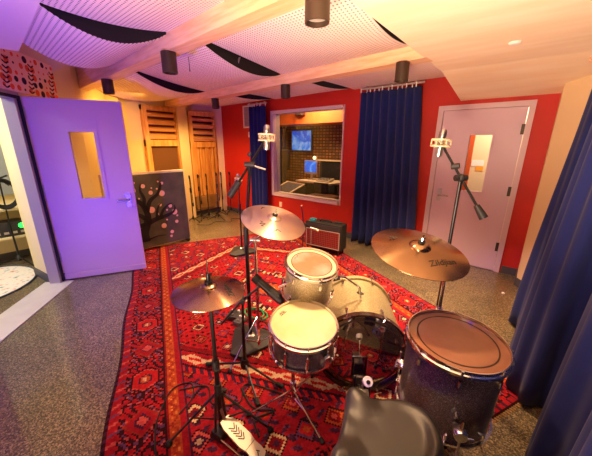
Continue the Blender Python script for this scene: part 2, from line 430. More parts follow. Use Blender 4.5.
# perforated, bowed ceiling panels with black end faces
def vault(label, x0, x1, v0, v1, ze, d0, d1, k0=0., k1=0.):
    """x0 near end, x1 far end; d0/d1 how far the middle hangs at each end"""
    t = thing('perforated_ceiling_panel', label, 'ceiling panel', (0, 0, 0), R(-4.0), 'bowed perforated ceiling panels')
    b = B(); uv = b.bm.loops.layers.uv.new('UVMap'); nu, nv = 24, 24; g = []
    arc = [0.]
    for i in range(nu+1):
        s = i/nu; row = []
        for j in range(nv+1):
            q = j/nv
            z = ze - (d0*(1-s)+d1*s)*sin(pi*q)**.85
            row.append(b.bm.verts.new((x0+k0*q+(x1+k1*q-x0-k0*q)*s, v0+(v1-v0)*q, z)))
        g.append(row)
    for i in range(nu):
        for j in range(nv):
            f = b.bm.faces.new((g[i][j], g[i+1][j], g[i+1][j+1], g[i][j+1]))
            for lp, (a, c) in zip(f.loops, ((i, j), (i+1, j), (i+1, j+1), (i, j+1))):
                lp[uv].uv = (x0+(x1-x0)*a/nu, (v1-v0)*1.03*c/nv)
    # thickness
    ret = bmesh.ops.extrude_face_region(b.bm, geom=list(b.bm.faces))
    for vv in [x for x in ret['geom'] if isinstance(x, bmesh.types.BMVert)]: vv.co.z += .012
    obj('board', b, X['perf'], t)
    e = B(); top = ze+.06
    lo = [e.bm.verts.new((x0+.002+k0*j/nv, v0+(v1-v0)*j/nv, ze-d0*sin(pi*j/nv)**.85+.004)) for j in range(nv+1)]
    hi = [e.bm.verts.new((x0+.002+k0*j/nv, v0+(v1-v0)*j/nv, top)) for j in range(nv+1)]
    lo2 = [e.bm.verts.new((v.co.x-.02, v.co.y, v.co.z)) for v in lo]; hi2 = [e.bm.verts.new((v.co.x-.02, v.co.y, top)) for v in hi]
    for j in range(nv):
        e.bm.faces.new((lo[j], lo[j+1], hi[j+1], hi[j])); e.bm.faces.new((lo2[j], lo2[j+1], hi2[j+1], hi2[j]))
        e.bm.faces.new((lo[j], lo[j+1], lo2[j+1], lo2[j])); e.bm.faces.new((hi[j], hi[j+1], hi2[j+1], hi2[j]))
    obj('end_face', e, X['blackfelt'], t, label='black felt end face')
    return t
Z = 2.47
vault('violet-lit perforated ceiling panel beside the printed wall panel', -2.62, -3.66, .43, 1.2, Z+.03, .14, .12, .12, -.1)
vault('perforated ceiling panel at upper left corner above the lilac door, nearer the viewer', -.95, -2.59, .43, 1.2, Z+.03, .1, .035, 0, .12)
vault('cream perforated ceiling panel hanging over the wood wall panels', -3.93, -5.75, 1.38, 2.74, Z+.02, .115, .1, -.73, -.2)
vault('perforated ceiling panel carrying the violet lamp, between the two beams', -2.41, -3.90, 1.38, 2.74, Z+.02, .115, .02, -.43, -.73)
vault('large pink perforated ceiling panel left of the peach soffit', -1.0, -2.38, 1.38, 2.74, Z+.02, .10, .0, -.16, -.43)
vault('perforated ceiling strip above the window curtain rail', -2.78, -4.48, 2.92, 4.18, Z+.04, .06, -.02)
vault('perforated ceiling strip above the air vent in the far corner', -4.52, -6.2, 2.92, 4.1, Z+.04, .06, .03)
vault('perforated ceiling strip above the navy curtain between window and right door', -.9, -2.75, 2.92, 4.3, Z+.04, .05, -.01)
vault('perforated ceiling panel passing into the soffit above the window side', .2, -.97, 1.38, 2.74, Z+.02, .08, .0, 0, -.16)

# ------------------------------------------------------------------ ceiling spots
def spot_thing(x, y, label, big=1.):
    t = thing('cylinder_spotlight', label, 'spotlight', (x, y, 2.38), 0, 'cylinder spotlights under the beams')
    h = .155; r = .06
    obj('housing', B().lathe([(0, 0), (r, 0), (r, -h), (r-.008, -h), (r-.01, -h+.035), (0, -h+.035)], 28), X['bronze_dark'], t)
    obj('lens', B().lathe([(0, -h+.022), (r-.011, -h+.022), (r-.011, -h+.03), (0, -h+.03)], 24), X['lens'], t)
    return t
SPOTS = [(-.93, 1.30, 'largest cylinder spotlight, at the top of the picture'), (-2.48, 1.385, 'cylinder spotlight under the left beam, between the purple lamp and the lilac door'),
         (-4.06, 1.465, 'small cylinder spotlight over the top corner of the open lilac door'), (-2.6, 2.98, 'cylinder spotlight above the control room window'),
         (-4.28, 3.13, 'smallest cylinder spotlight, in front of the far red corner'), (-1.08, 2.86, 'cylinder spotlight in front of the navy curtain, beside the soffit')]
for x, y, l in SPOTS: spot_thing(x, y, l)

# sprinkler plate on the soffit
b = B().lathe([(0, 0), (.04, 0), (.04, -.006), (.03, -.014), (0, -.016)], 24)
tag(obj('sprinkler_cover', b, X['white'], None), 'small white round sprinkler cover on the soffit', 'sprinkler').location = (-.26, 2.82, 2.38)

tag(obj('pull_cord', B().tube((-2.72, 1.72, 2.48), (-2.72, 1.72, 2.34), .003, seg=6).ball((-2.72, 1.72, 2.335), .006, 8), X['graphite'], None), 'thin pull cord hanging from the ceiling beside the left beam', 'cord')
# small violet lamp in the gap of the ceiling panels
t = thing('stage_lamp', 'small violet lamp hung in the dark gap between ceiling panels', 'lamp', (-2.52, 2.06, 2.62))
obj('bracket', B().bb((-.02, -.015, -.14), (.02, .015, .06)), X['micbody'], t)
obj('lamp_head', B().tube((-.03, .0, -.15), (.07, .06, -.17), .035, .04, 16), X['micbody'], t)
obj('lamp_lens', B().lathe([(0, 0), (.03, 0), (.0, .014)], 16, M.Translation((-.03, 0, -.15)) @ zto((-.8, -.5, .2))), X['ledviolet'], t)

# ------------------------------------------------------------------ back wall wood panels
def slat_panel(y0, y1, z0, zg, z1, label, kind):
    t = thing('wood_acoustic_panel', label, 'acoustic panel', (-6.05, (y0+y1)/2, z0), 0, 'wood acoustic panels on the back wall')
    hw = (y1-y0)/2; H = z1-z0; G = zg-z0; D = .1
    b = B()
    b.bb((0, -hw, 0), (D, -hw+.09, H)); b.bb((0, hw-.015, 0), (D, hw, H)); b.bb((0, -hw, H-.09), (D+.003, hw, H)); b.bb((0, -hw, G-.05), (D+.003, hw, G+.07))
    obj('frame', b, X['oak'], t, False)
    obj('back_felt', B().bb((0, -hw+.09, G), (.02, hw-.015, H-.09)), X['slot'], t, False)
    n = 4; gap = (H-.09-G-.07)/n
    for k in range(n):
        zz = G+.07+gap*(k+.5)
        obj('louvre', B().box((.09, 2*hw-.105, .085 if k % 2 == 0 else .06), (.055, .02, zz), (0, R(18), 0)), X['oak_h'], t, False)
    if kind == 'felt':
        obj('lower_felt', B().bb((0, -hw+.09, 0), (.045, hw-.015, G-.05)), X['brownfelt'], t, False)
    else:
        obj('lower_block', B().bb((0, -hw+.02, -.3), (.11, hw-.06, -.01), .006), X['tanfelt'], t, label='tan felt block below the slats')
        obj('lower_felt', B().bb((0, -hw+.09, 0), (.012, hw-.015, G-.05)), X['brownfelt'], t, False)
        ws = 2*hw-.14
        for k, (f, dpt) in enumerate(((.06, .09), (.2, .05), (.34, .08), (.48, .04), (.62, .09), (.76, .05), (.91, .08))):
            obj('slat', B().bb((0, -hw+.09+ws*f-.028, 0), (dpt, -hw+.09+ws*f+.028, G-.05)), X['oak'], t, False)
    return t
slat_panel(2.66, 3.34, .42, 1.66, 2.37, 'wood acoustic panel with brown felt behind the tree painting', 'felt')
slat_panel(3.62, 4.28, .47, 1.63, 2.34, 'wood acoustic panel with vertical pine slats near the red corner', 'slats')

# printed acoustic panel above the entry door
t = thing('printed_acoustic_panel', 'peach acoustic panel printed with orange and black circles and ferns', 'acoustic panel', (0, 0, 0))
obj('board', B().bb((.0, -.05, 2.17), (1.82, -.0, 2.56), .004).xf(LM), X['printbase'], t, False)
bo, bd = B(), B()
rr = random.Random(3)
for col in range(19):
    u = .06+col*.093
    for k in range(5):
        z = 2.2+k*.078+rr.uniform(-.01, .01); rad = rr.choice((.012, .02, .028, .034))
        uu = u+rr.uniform(-.015, .015)
        dst = bd if rr.random() < .33 else bo
        if uu+rad > 1.8 or z+rad > 2.555: continue
        dst.lathe([(0, 0), (rad, 0), (rad, .002), (0, .002)], 14, M.Translation((uu, -.05, z)) @ M.Rotation(R(90), 4, 'X'))
for f in range(5):
    u = .1+f*.36
    for k in range(7):
        z = 2.19+k*.045
        for s_ in (-1, 1): bd.box((.045, .003, .014), (u+s_*.022+k*.012, -.0515, z), (0, s_*R(-28), 0))
obj('orange_dot_print', bo.xf(LM), X['printorange'], t, False); obj('dark_fern_print', bd.xf(LM), X['printdark'], t, False)

# ------------------------------------------------------------------ vent, outlets
t = thing('air_vent', 'white air vent grille high on the red wall', 'vent', (-5.03, YR, 2.0))
b = B(); w_, h_ = .32, .46
for lo, hi in (((-.16, -.02, 0), (-.125, 0, h_)), ((.125, -.02, 0), (.16, 0, h_)), ((-.125, -.02, 0), (.125, 0, .035)), ((-.125, -.02, h_-.035), (.125, 0, h_))): b.bb(lo, hi)
obj('vent_frame', b, X['creamring'], t, False)
b = B()
for k in range(14): b.box((.25, .003, .026), (0, -.01, .05+k*.027), (R(40), 0, 0))
obj('vent_slats', b, X['silvertrim'], t, False)
obj('vent_back', B().bb((-.125, -.003, .035), (.125, -.001, h_-.035)), X['graphite'], t, False)
def outlet(x, z, label, w=.075, h=.115, gang=1):
    t = thing('wall_plate', label, 'wall plate', (x, YR, z))
    obj('plate', B().bb((-w/2, -.008, -h/2), (w/2, 0, h/2), .003), X['creamring'], t)
    for k in (-1, 1): obj('socket', B().bb((-.017, -.011, k*.025-.015), (.017, -.007, k*.025+.015), .003), X['white'], t)
outlet(-5.02, 1.86, 'small wall plate under the air vent on the red wall')
outlet(-4.1, .4, 'wall outlet plate low on the red wall below the window')

# ------------------------------------------------------------------ RUG
def rug():
    Wd, Ln, c = 2.985, 4.335, .0125
    na, nb = int(Wd/c), int(Ln/c)
    def lc(*v): return lin(v)
    RED, DRED, CRIM, NAVY, DARK = lc(176, 26, 30), lc(126, 16, 24), lc(150, 20, 34), lc(66, 26, 52), lc(50, 14, 20)
    ORG, CREAM, PINK, BLUE, RUST = lc(176, 74, 34), lc(206, 172, 132), lc(190, 76, 70), lc(98, 54, 90), lc(150, 46, 30)
    def tri(x): x = x % 1.; return abs(2*x-1)
    def border(p, q):        # p along the edge, q 0..1 across the wide band
        per = .36; k = math.floor(p/per); x = (p/per-k-.5)*per; y = (q-.5)*.27
        h = abs(x)/.12+abs(y)/.115
        hx = max(abs(y)/.105, (abs(x)+abs(y)*.55)/.125)
        if k % 2 == 0:
            if hx < 1: return DARK if hx > .88 else (PINK if hx > .8 else (RED if hx > .42 else (NAVY if hx > .3 else (ORG if hx > .14 else CREAM))))
        else:
            if h < 1: return RUST if h > .86 else (CRIM if h > .5 else (NAVY if h > .36 else PINK))
        # hooked leaves in the gaps
        u, w = x+.18*(1 if x < 0 else -1), y
        s = sin(u*58+2.4*sin(w*40))*cos(w*52+1.6*sin(u*36))
        if s > .45: return CRIM
        if s > .2: return RED
        if s < -.62: return BLUE
        if s < -.45: return PINK
        return DARK
    def guard(p, q):
        z = tri(p/.085)*.5+.25
        if abs(q-z) < .12: return RUST
        if abs(q-.5) > .42: return DRED
        if abs(q-(1-z)) < .05: return lc(212, 124, 58)
        return ORG
    def motif(x, y, sc, seed):   # small stepped flower
        h = abs(x)+abs(y)
        if h > sc: return None
        if h > sc*.82: return DARK
        if h > sc*.6: return (PINK, ORG, BLUE, CREAM)[seed % 4]
        if h > sc*.3: return (NAVY, DRED, RED, DRED)[seed % 4]
        return (CREAM, PINK, ORG, NAVY)[seed % 4]
    cx, cy = Wd/2, Ln/2
    def field(a, b):
        x, y = a-cx, b-cy
        lim = .86+ (1-abs(x)/1.02)*.82            # hexagon half length at this x
        e = lim-abs(y)
        st = round(x/.06)*.06; lim2 = .86+(1-abs(st)/1.02)*.82; e2 = lim2-abs(y)
        # serrated cream zigzag following the hexagon
        if -.01 < e < .19:
            m_ = (abs(x)*1.28 % .2)/.2
            tooth = tri(m_)
            band = e-.015
            if band < 0 or band > .16: return DARK
            if abs(band-.075) < .055*(.35+.75*tooth):
                if abs(band-.075) < .016 and tooth > .4: return RED
                return CREAM
            return CRIM if tooth < .45 else RED
        if -.07 < e <= -.01: return NAVY if tri(abs(x)/.05) > .5 else RED
        if .19 <= e < .25: return DRED
        if e <= -.07:          # corner pieces
            gx, gy = (a % .2)-.1, (b % .2)-.1; sd = int(a/.2)*3+int(b/.2)*5
            r_ = motif(gx, gy, .085, sd)
            if r_: return r_
            s = sin(a*50+sin(b*31)*2)*sin(b*47)
            return NAVY if s > .55 else (BLUE if s > .42 else CRIM)
        # inner field: nested lozenges
        h = abs(x)/.80+abs(y)/1.15
        stp = abs(round(x/.05)*.05)/.80+abs(round(y/.05)*.05)/1.15
        if stp < .22: return NAVY if stp > .17 else (ORG if stp > .1 else CREAM)
        if stp < .5:
            r_ = motif((x % .17)-.085, (y % .17)-.085, .06, int(x/.17+50)+int(y/.17+50))
            return r_ if r_ else (NAVY if stp > .46 else CRIM)
        if stp < .56: return CREAM if tri((x+y)/.09) > .5 else DARK
        if stp < .98:
            r_ = motif(((x+.1) % .23)-.115, (y % .23)-.115, .088, int((x+.1)/.23+40)*3+int(y/.23+40)*2)
            if r_: return r_
            s = sin(x*64+1.7*sin(y*29))*sin(y*55+1.5*sin(x*33))
            return DARK if s > .72 else (DRED if s > .45 else (BLUE if s < -.78 else (CRIM if s < -.5 else RED)))
        if stp < 1.04: return BLUE if tri((x-y)/.08) > .4 else DARK
        r_ = motif((x % .19)-.095, ((y+.06) % .19)-.095, .066, int(x/.19+40)+2*int(y/.19+40))
        if r_: return r_
        s = sin(x*70)*sin(y*62+2*sin(x*25))
        return DARK if s > .7 else (DRED if s > .4 else (CRIM if s < -.45 else RED))
    def colour(a, b):
        da, db = min(a, Wd-a), min(b, Ln-b)
        d = min(da, db); p = b if da <= db else a
        if da >= .465 and db < .3:
            if db < .015: return DARK
            if db < .05: return CRIM if tri(p/.06) > .3 else NAVY
            if db < .285: return border(a+.1, (db-.05)/.235)
            return DARK if db < .292 else CRIM
        d, p = da, b
        if db < .02 and da > .02: return CRIM
        if d < .02: return DARK if tri(p/.05) > .5 else NAVY
        if d < .07:
            s = tri(p/.07+d*6); return CRIM if s > .28 else (BLUE if int(p/.07) % 2 else PINK)
        if d < .08: return DARK
        if d < .33: return border(p, (d-.08)/.25)
        if d < .34: return DARK
        if d < .42: return guard(p, (d-.34)/.08)
        if d < .465: return CRIM if d < .45 else NAVY
        return field(a, b)
    bm = bmesh.new(); cl = bm.loops.layers.float_color.new('dye')
    vs = []
    for i in range(nb+1):
        row = []
        for j in range(na+1):
            a, b = Wd*j/na, Ln*i/nb
            z = .011+.0015*noise.noise(V((a*9, b*9, 0)))
            if j in (0, na) or i in (0, nb): z = .001
            wob = .012*sin(b*5.1)*(1-min(1, a/.4))
            row.append(bm.verts.new((b, a+wob, z)))
        vs.append(row)
    rg = random.Random(5)
    for i in range(nb):
        for j in range(na):
            f = bm.faces.new((vs[i][j], vs[i+1][j], vs[i+1][j+1], vs[i][j+1]))
            c_ = colour(Wd*(j+.5)/na, Ln*(i+.5)/nb); g = rg.uniform(.64, .98)
            for lp in f.loops: lp[cl] = (c_[0]*g, c_[1]*g, c_[2]*g, 1)
    me = bpy.data.meshes.new('persian_rug'); bm.to_mesh(me); bm.free()
    for p in me.polygons: p.use_smooth = True
    m = mat('wool_rug', (190, 30, 30), .95, bump=.35, bscale=220, spec=.15); N, L, P = nodes_of(m)
    at = N.new('ShaderNodeAttribute'); at.attribute_name = 'dye'
    L(at.outputs['Color'], P.inputs['Base Color'])
    me.materials.append(m)
    root = thing('persian_rug', 'large red patterned rug with orange guard stripes under the drum kit', 'rug', (0, 0, 0))
    ux, uy = V((.902, -.431, 0)), V((.431, .902, 0)); org = ux*-5.05+uy*-.475
    root.location = org; root.rotation_euler = (0, 0, atan2(-.431, .902))
    o = bpy.data.objects.new('woven_field', me); COL.objects.link(o); o.parent = root
    fb = B()
    for end, s_ in ((0., -1), (Ln, 1)):
        for k in range(130):
            y = Wd*(k+.5)/130; dx = rg.uniform(.016, .03); dy = rg.uniform(-.012, .012)
            fb.box((dx, .009, .006), (end+s_*dx/2, y, .005), (0, 0, dy*8))
    obj('fringe', fb, X['tanfelt'], root, False, label='cream fringe')
rug()

# ------------------------------------------------------------------ curtains
def smooth_path(pts, n=10):
    out = []
    P_ = [V((*p, 0)) for p in pts]; P_ = [2*P_[0]-P_[1]]+P_+[2*P_[-1]-P_[-2]]
    for i in range(1, len(P_)-2):
        for k in range(n):
            t = k/n; a, b, c, d = P_[i-1:i+3]
            out.append(.5*((2*b)+(c-a)*t+(2*a-5*b+4*c-d)*t*t+(3*b-a-3*c+d)*t**3))
    out.append(P_[-2]); return out
def drape(name, label, bottom, top, z0, z1, group=None, n=8, hooks=8, hookmat='white', ripple=0.):
    t = thing(name, label, 'curtain', (0, 0, 0), 0, group)
    pb, pt = smooth_path(bottom, n), smooth_path(top, n)
    if ripple:
        def rip(P_, amp):
            out, L_ = [], 0.
            for i, p in enumerate(P_):
                a = P_[max(0, i-1)]; c = P_[min(len(P_)-1, i+1)]; d = (c-a).normalized(); L_ += (p-a).length
                out.append(p+V((-d.y, d.x, 0))*amp*sin(2*pi*L_/.15))
            return out
        pb, pt = rip(pb, ripple), rip(pt, ripple*.8)
    b = B(); nz = 16; g = []
    for i in range(nz+1):
        s = i/nz; k = s**1.3
        g.append([b.bm.verts.new(V((0, 0, z0+(z1-z0)*s))+p*(1-k)+q*k) for p, q in zip(pb, pt)])
    for i in range(nz):
        for j in range(len(pb)-1): b.bm.faces.new((g[i][j], g[i][j+1], g[i+1][j+1], g[i+1][j]))
    o = obj('fabric', b, X['curtain'], t, angle=180)
    md = o.modifiers.new('thickness', 'SOLIDIFY'); md.thickness = .008; md.offset = 0
    step = max(1, (len(pt)-1)//hooks)
    for q in pt[::step][:hooks+1]:
        obj('hook', B().box((.012, .012, .06), (q.x, q.y, z1+.02)), X[hookmat], t, False)
    return t
def pleats(x0, x1, y, amp, n, ph=0):
    return [(x0+(x1-x0)*k/n, y+amp*(1 if (k+ph) % 2 else -1)*(.7+.3*sin(k*2.3))) for k in range(n+1)]
drape('navy_curtain', 'wide navy curtain hanging between the window and the right door', pleats(-2.22, -1.2, 4.33, .085, 15), pleats(-2.24, -1.36, 4.36, .04, 15), .03, 2.43, 'navy curtains', 6, 12)
drape('navy_curtain', 'narrow navy curtain at the left side of the control room window', pleats(-4.80, -4.36, 4.36, .06, 7), pleats(-4.80, -4.36, 4.36, .04, 7), .03, 2.40, 'navy curtains', 6, 6)
drape('navy_curtain', 'navy drape at right side, farther one with its hem behind the floor tom',
      [(.42, 3.38), (.16, 3.30), (.13, 3.12), (.26, 3.0), (.27, 2.84), (.16, 2.62), (.145, 2.3), (.22, 2.12), (.40, 2.14), (.5, 2.3)],
      [(.5, 3.36), (.30, 3.26), (.27, 3.14), (.34, 3.04), (.36, 2.90), (.30, 2.70), (.29, 2.45), (.33, 2.25), (.44, 2.2), (.52, 2.3)], .03, 2.28, 'navy curtains', 12, 5, 'steel', .022)
drape('navy_curtain', 'navy drape in the lower right corner, nearest to the viewer',
      [(.56, 1.98), (.42, 1.92), (.30, 1.74), (.27, 1.55), (.36, 1.42), (.37, 1.3), (.28, 1.15), (.27, 1.0), (.4, .9), (.4, .78), (.3, .65), (.3, .5), (.5, .4)],
      [(.58, 2.0), (.46, 1.95), (.40, 1.8), (.39, 1.6), (.45, 1.47), (.46, 1.33), (.40, 1.2), (.39, 1.05), (.47, .95), (.47, .8), (.4, .7), (.4, .55), (.54, .45)], .03, 2.28, 'navy curtains', 12, 6, 'steel', .022)
def track(label, p0, p1):
    t = thing('curtain_track', label, 'curtain track', (0, 0, 0), 0, 'curtain tracks')
    obj('rail', B().path([p0, p1], .013), X['silvertrim'], t)
    for f in (.1, .5, .9):
        p = V(p0).lerp(V(p1), f); obj('rail_bracket', B().bb((p.x-.012, p.y-.012, p.z), (p.x+.012, p.y+.012, p.z+.03)), X['steel'], t, False)
track('pale rail above the wide navy curtain beside the right door', (-2.25, 4.36, 2.475), (-1.32, 4.36, 2.475))
track('pale rail above the narrow navy curtain by the vent', (-4.86, 4.36, 2.445), (-4.3, 4.36, 2.445))
t = thing('curtain_track', 'wooden curtain rail at the right edge under the soffit', 'curtain track', (0, 0, 0), 0, 'curtain tracks')
obj('rail', B().path([(.22, 3.55, 2.34), (.36, 3.25, 2.335), (.42, 2.2, 2.335), (.46, .4, 2.335)], .022), X['beam'], t)

# ------------------------------------------------------------------ gobo with painted tree
t = thing('gobo', 'dark gobo panel painted with a black tree and pink blossoms', 'acoustic screen', (-4.52, 2.0, 0), R(-2))
hy0, hy1 = -.62, .545
obj('frame', B().bb((-.11, hy0-.02, .05), (-.0, hy1+.02, 1.245), .006), X['gobofab'], t)
obj('canvas', B().bb((-.0, hy0, .06), (.012, hy1, 1.215)), X['canvas'], t, False)
b = B()
def limb(pts, r0, r1):
    r0, r1 = r0*1.25, r1*1.25
    P2 = smooth_path([(a, c) for a, c in pts], 7); n = len(P2)
    pl = []
    for i, p in enumerate(P2):
        a = P2[max(0, i-1)]; c = P2[min(n-1, i+1)]; d = (c-a).normalized(); nn = V((-d.y, d.x, 0)); r_ = r0+(r1-r0)*i/(n-1)
        pl.append((p+nn*r_, p-nn*r_))
    for (a, c), (d, e) in zip(pl, pl[1:]):
        b.bm.faces.new([b.bm.verts.new((.015, q.x, q.y)) for q in (a, c, e, d)])
limb([(-.32, .14), (-.22, .2), (-.12, .2), (0, .22), (.13, .21)], .016, .004)
limb([(-.2, .17), (-.19, .32), (-.12, .5), (-.12, .64), (-.2, .8), (-.4, .92), (-.52, .95)], .06, .008)
limb([(-.16, .72), (-.13, .85), (-.17, .98), (-.15, 1.08)], .026, .007)
limb([(-.12, .62), (-.05, .8), (.08, .9), (.14, 1.03), (.14, 1.08)], .03, .007)
limb([(-.14, .45), (0, .5), (.12, .52), (.27, .56), (.33, .62), (.33, .68)], .034, .007)
limb([(.08, .51), (.13, .62), (.22, .7), (.3, .72)], .022, .006)
limb([(-.13, .52), (-.25, .62), (-.36, .6), (-.44, .64)], .028, .007)
limb([(-.16, .45), (-.3, .44), (-.38, .5), (-.45, .5)], .026, .007)
limb([(.02, .5), (.05, .66), (.11, .75)], .02, .006)
obj('tree_print', b, X['treeink'], t, False)
b = B()
for y, z, r_ in ((-.28, .99, .05), (-.45, .98, .038), (-.12, 1.04, .032), (-.02, .93, .032), (.15, .9, .046), (.17, 1.06, .022), (-.04, .66, .05), (-.03, .49, .034), (.12, .37, .042), (.32, .57, .048), (.34, .4, .028), (.26, .68, .03),
                 (.1, .72, .024), (-.36, .76, .024), (-.4, .34, .05), (-.2, .86, .014), (-.3, .72, .014), (.0, 1.0, .012), (.08, .98, .014), (.24, .24, .03), (.22, .17, .022), (-.44, .56, .016), (-.34, .5, .014), (-.06, .78, .012), (.2, .62, .014),
                 (.05, .58, .014), (.18, .46, .014), (-.24, 1.1, .014), (.11, 1.09, .014), (-.47, .8, .016), (-.26, .55, .018), (-.2, .42, .012), (-.36, .86, .014), (.36, .5, .016)):
    b.lathe([(0, .0), (r_, .0), (r_, .002), (0, .002)], 16, M.Translation((.0125, y, z)) @ M.Rotation(R(90), 4, 'Y'))
obj('blossom_print', b, X['blossom'], t, False)
for y in (hy0+.06, hy1-.05):
    f = obj('foot', B().bb((-.2, y-.03, .03), (.06, y+.03, .055), .004), X['black'], t)
    b = B()
    for x in (-.17, .04): b.tube((x, y-.012, .027), (x, y+.012, .027), .016, seg=14)
    obj('caster', b, X['rubber'], f)

# ------------------------------------------------------------------ stands along the back wall
def tripod(b, r, h, hub, n=3, ph=0., rad=.007, foot=None):
    for k in range(n):
        a = ph+2*pi*k/n
        b.append((V((0, 0, h)), V((r*cos(a), r*sin(a), .012))))
def mic_stand_proto(label):
    t = thing('microphone_stand', label, 'microphone stand', (0, 0, 0), 0, 'folded microphone stands along the back wall')
    obj('pole', B().tube((0, 0, .09), (0, 0, .72), .011).tube((0, 0, .7), (0, 0, 1.0), .008), X['black'], t)
    obj('hub', B().lathe([(0, .07), (.022, .07), (.026, .1), (.018, .14), (0, .14)], 14), X['black'], t)
    for k in range(3):
        a = .4+2*pi*k/3
        l_ = obj('leg', B().path([(0.012*cos(a), .012*sin(a), .1), (.15*cos(a), .15*sin(a), .022)], .008, 6), X['black'], t)
        obj('rubber_foot', B().ball((.15*cos(a), .15*sin(a), .016), .014, 8), X['rubber'], l_)
    obj('pole_clutch', B().tube((0, 0, .66), (0, 0, .76), .017, seg=12), X['black'], t)
    obj('boom_clutch', B().tube((0, 0, .95), (0, 0, 1.02), .016, seg=12), X['black'], t)
    obj('folded_boom', B().path([(.0, 0, .98), (.025, .0, 1.0), (.03, .01, .55), (.03, .012, .4)], .007, 6).tube((.03, .012, .36), (.03, .012, .44), .014, seg=10), X['black'], t)
    return t
ms = mic_stand_proto('black folded microphone stand closest to the gobo, against the back wall')
spots = [(-5.55, 3.27, 0), (-5.6, 3.50, 1.1), (-5.62, 3.72, 2.2), (-5.66, 4.02, .5), (-5.68, 4.16, 1.7), (-5.62, 4.36, .3)]
labs = [None, 'second black folded microphone stand from the gobo', 'third black folded microphone stand from the gobo, before the slatted panel', 'fourth black folded microphone stand from the gobo, right of the slatted panel',
        'fifth black folded microphone stand from the gobo, before the cream strip', 'black folded microphone stand next to the red corner']
for k, (x, y, rz) in enumerate(spots):
    if k == 0: ms.location = (x, y, 0)
    else: dup(ms, (x, y, 0), rz, labs[k])
t = thing('short_microphone_stand', 'short black stand standing between the folded stands', 'microphone stand', (-5.35, 3.78, 0))
obj('pole', B().tube((0, 0, .05), (0, 0, .42), .011), X['black'], t)
for k in range(3):
    a = 2*pi*k/3; obj('leg', B().path([(0, 0, .1), (.24*cos(a), .24*sin(a), .014)], .008, 6), X['black'], t)
def cable(label, pts, r=.005, m='rubber', name='cable'):
    P3 = []
    sm = smooth_path([(p[0], p[1]) for p in pts], 6)
    for p in sm: P3.append((p.x, p.y, r+.001+(pts[0][2] if len(pts[0]) > 2 else 0)))
    return tag(obj(name, B().path(P3, r, 6), X[m], None), label, 'cable')
cable('black cable snaking over the bare floor below the stands', [(-5.3, 3.2), (-5.1, 3.35), (-5.2, 3.6), (-4.95, 3.8), (-5.15, 4.0), (-4.98, 4.2), (-5.2, 4.35)])

# ------------------------------------------------------------------ large-diaphragm microphone
def condenser(parent, c, ax, s=1.):
    """mic body along ax with a shock-mount cage around it"""
    mm = M.Translation(c) @ zto(ax)
    b = B().lathe([(0, -.085*s), (.018*s, -.085*s), (.021*s, -.074*s), (.021*s, .02*s), (.019*s, .022*s)], 20, mm)
    body = obj('microphone_body', b, X['micbody'], parent)
    obj('grille_head', B().lathe([(.019*s, .022*s), (.023*s, .028*s), (.023*s, .07*s), (.016*s, .083*s), (0, .086*s)], 20, mm), X['steel'], parent)
    b = B()
    for z in (-.02*s, .02*s):
        b.path([mm @ V((.057*s*cos(2*pi*k/20), .057*s*sin(2*pi*k/20), z)) for k in range(20)], 0.006*s, 6, True)
    for k in range(6):
        a = 2*pi*k/6; b.tube(mm @ V((.057*s*cos(a), .057*s*sin(a), -.018*s)), mm @ V((.057*s*cos(a), .057*s*sin(a), .02*s)), .004*s, seg=6)
        b.tube(mm @ V((.057*s*cos(a), .057*s*sin(a), .02*s)), mm @ V((.024*s*cos(a+.5), .024*s*sin(a+.5), .0)), .0025*s, seg=5)
        b.tube(mm @ V((.057*s*cos(a), .057*s*sin(a), -.018*s)), mm @ V((.024*s*cos(a-.5), .024*s*sin(a-.5), .0)), .0025*s, seg=5)
    return obj('shock_mount', b, X['creamring'], parent)
def tri_base(parent, r, rz=0., h=.045):
    b = B(); pts = []
    for k in range(3):
        a = rz+2*pi*k/3
        for da in (-.24, .24): pts.append((r*cos(a+da)*.99, r*sin(a+da)*.99))
    pts2 = [(x*.86, y*.86) for x, y in pts]
    b.prism(pts, .006, .03); 
    lo = [b.bm.verts.new((x, y, .03)) for x, y in pts]; hi = [b.bm.verts.new((x*.2, y*.2, h+.02)) for x, y in pts]
    for i in range(6): b.bm.faces.new((lo[i], lo[(i+1) % 6], hi[(i+1) % 6], hi[i]))
    b.bm.faces.new(hi)
    o = obj('base', b, X['castiron'], parent, False)
    obj('base_collar', B().lathe([(0, .05), (.035, .055), (.032, .075), (.014, .085), (0, .085)], 20), X['steel'], o)
    return o

# straight mic stand on the far part of the rug
t = thing('straight_microphone_stand', 'straight black stand with pink-lit microphone on a triangular base, far part of the rug', 'microphone stand', (-3.33, 2.75, .012))
tri_base(t, .24, R(-80)); obj('pole', B().tube((0, 0, .06), (0, 0, .75), .012).tube((0, 0, .72), (0, 0, 1.12), .009), X['black'], t)
obj('clutch', B().tube((0, 0, .68), (0, 0, .78), .017, seg=12), X['black'], t)
condenser(t, (.0, 0, 1.15), (.05, -.1, 1), .95)

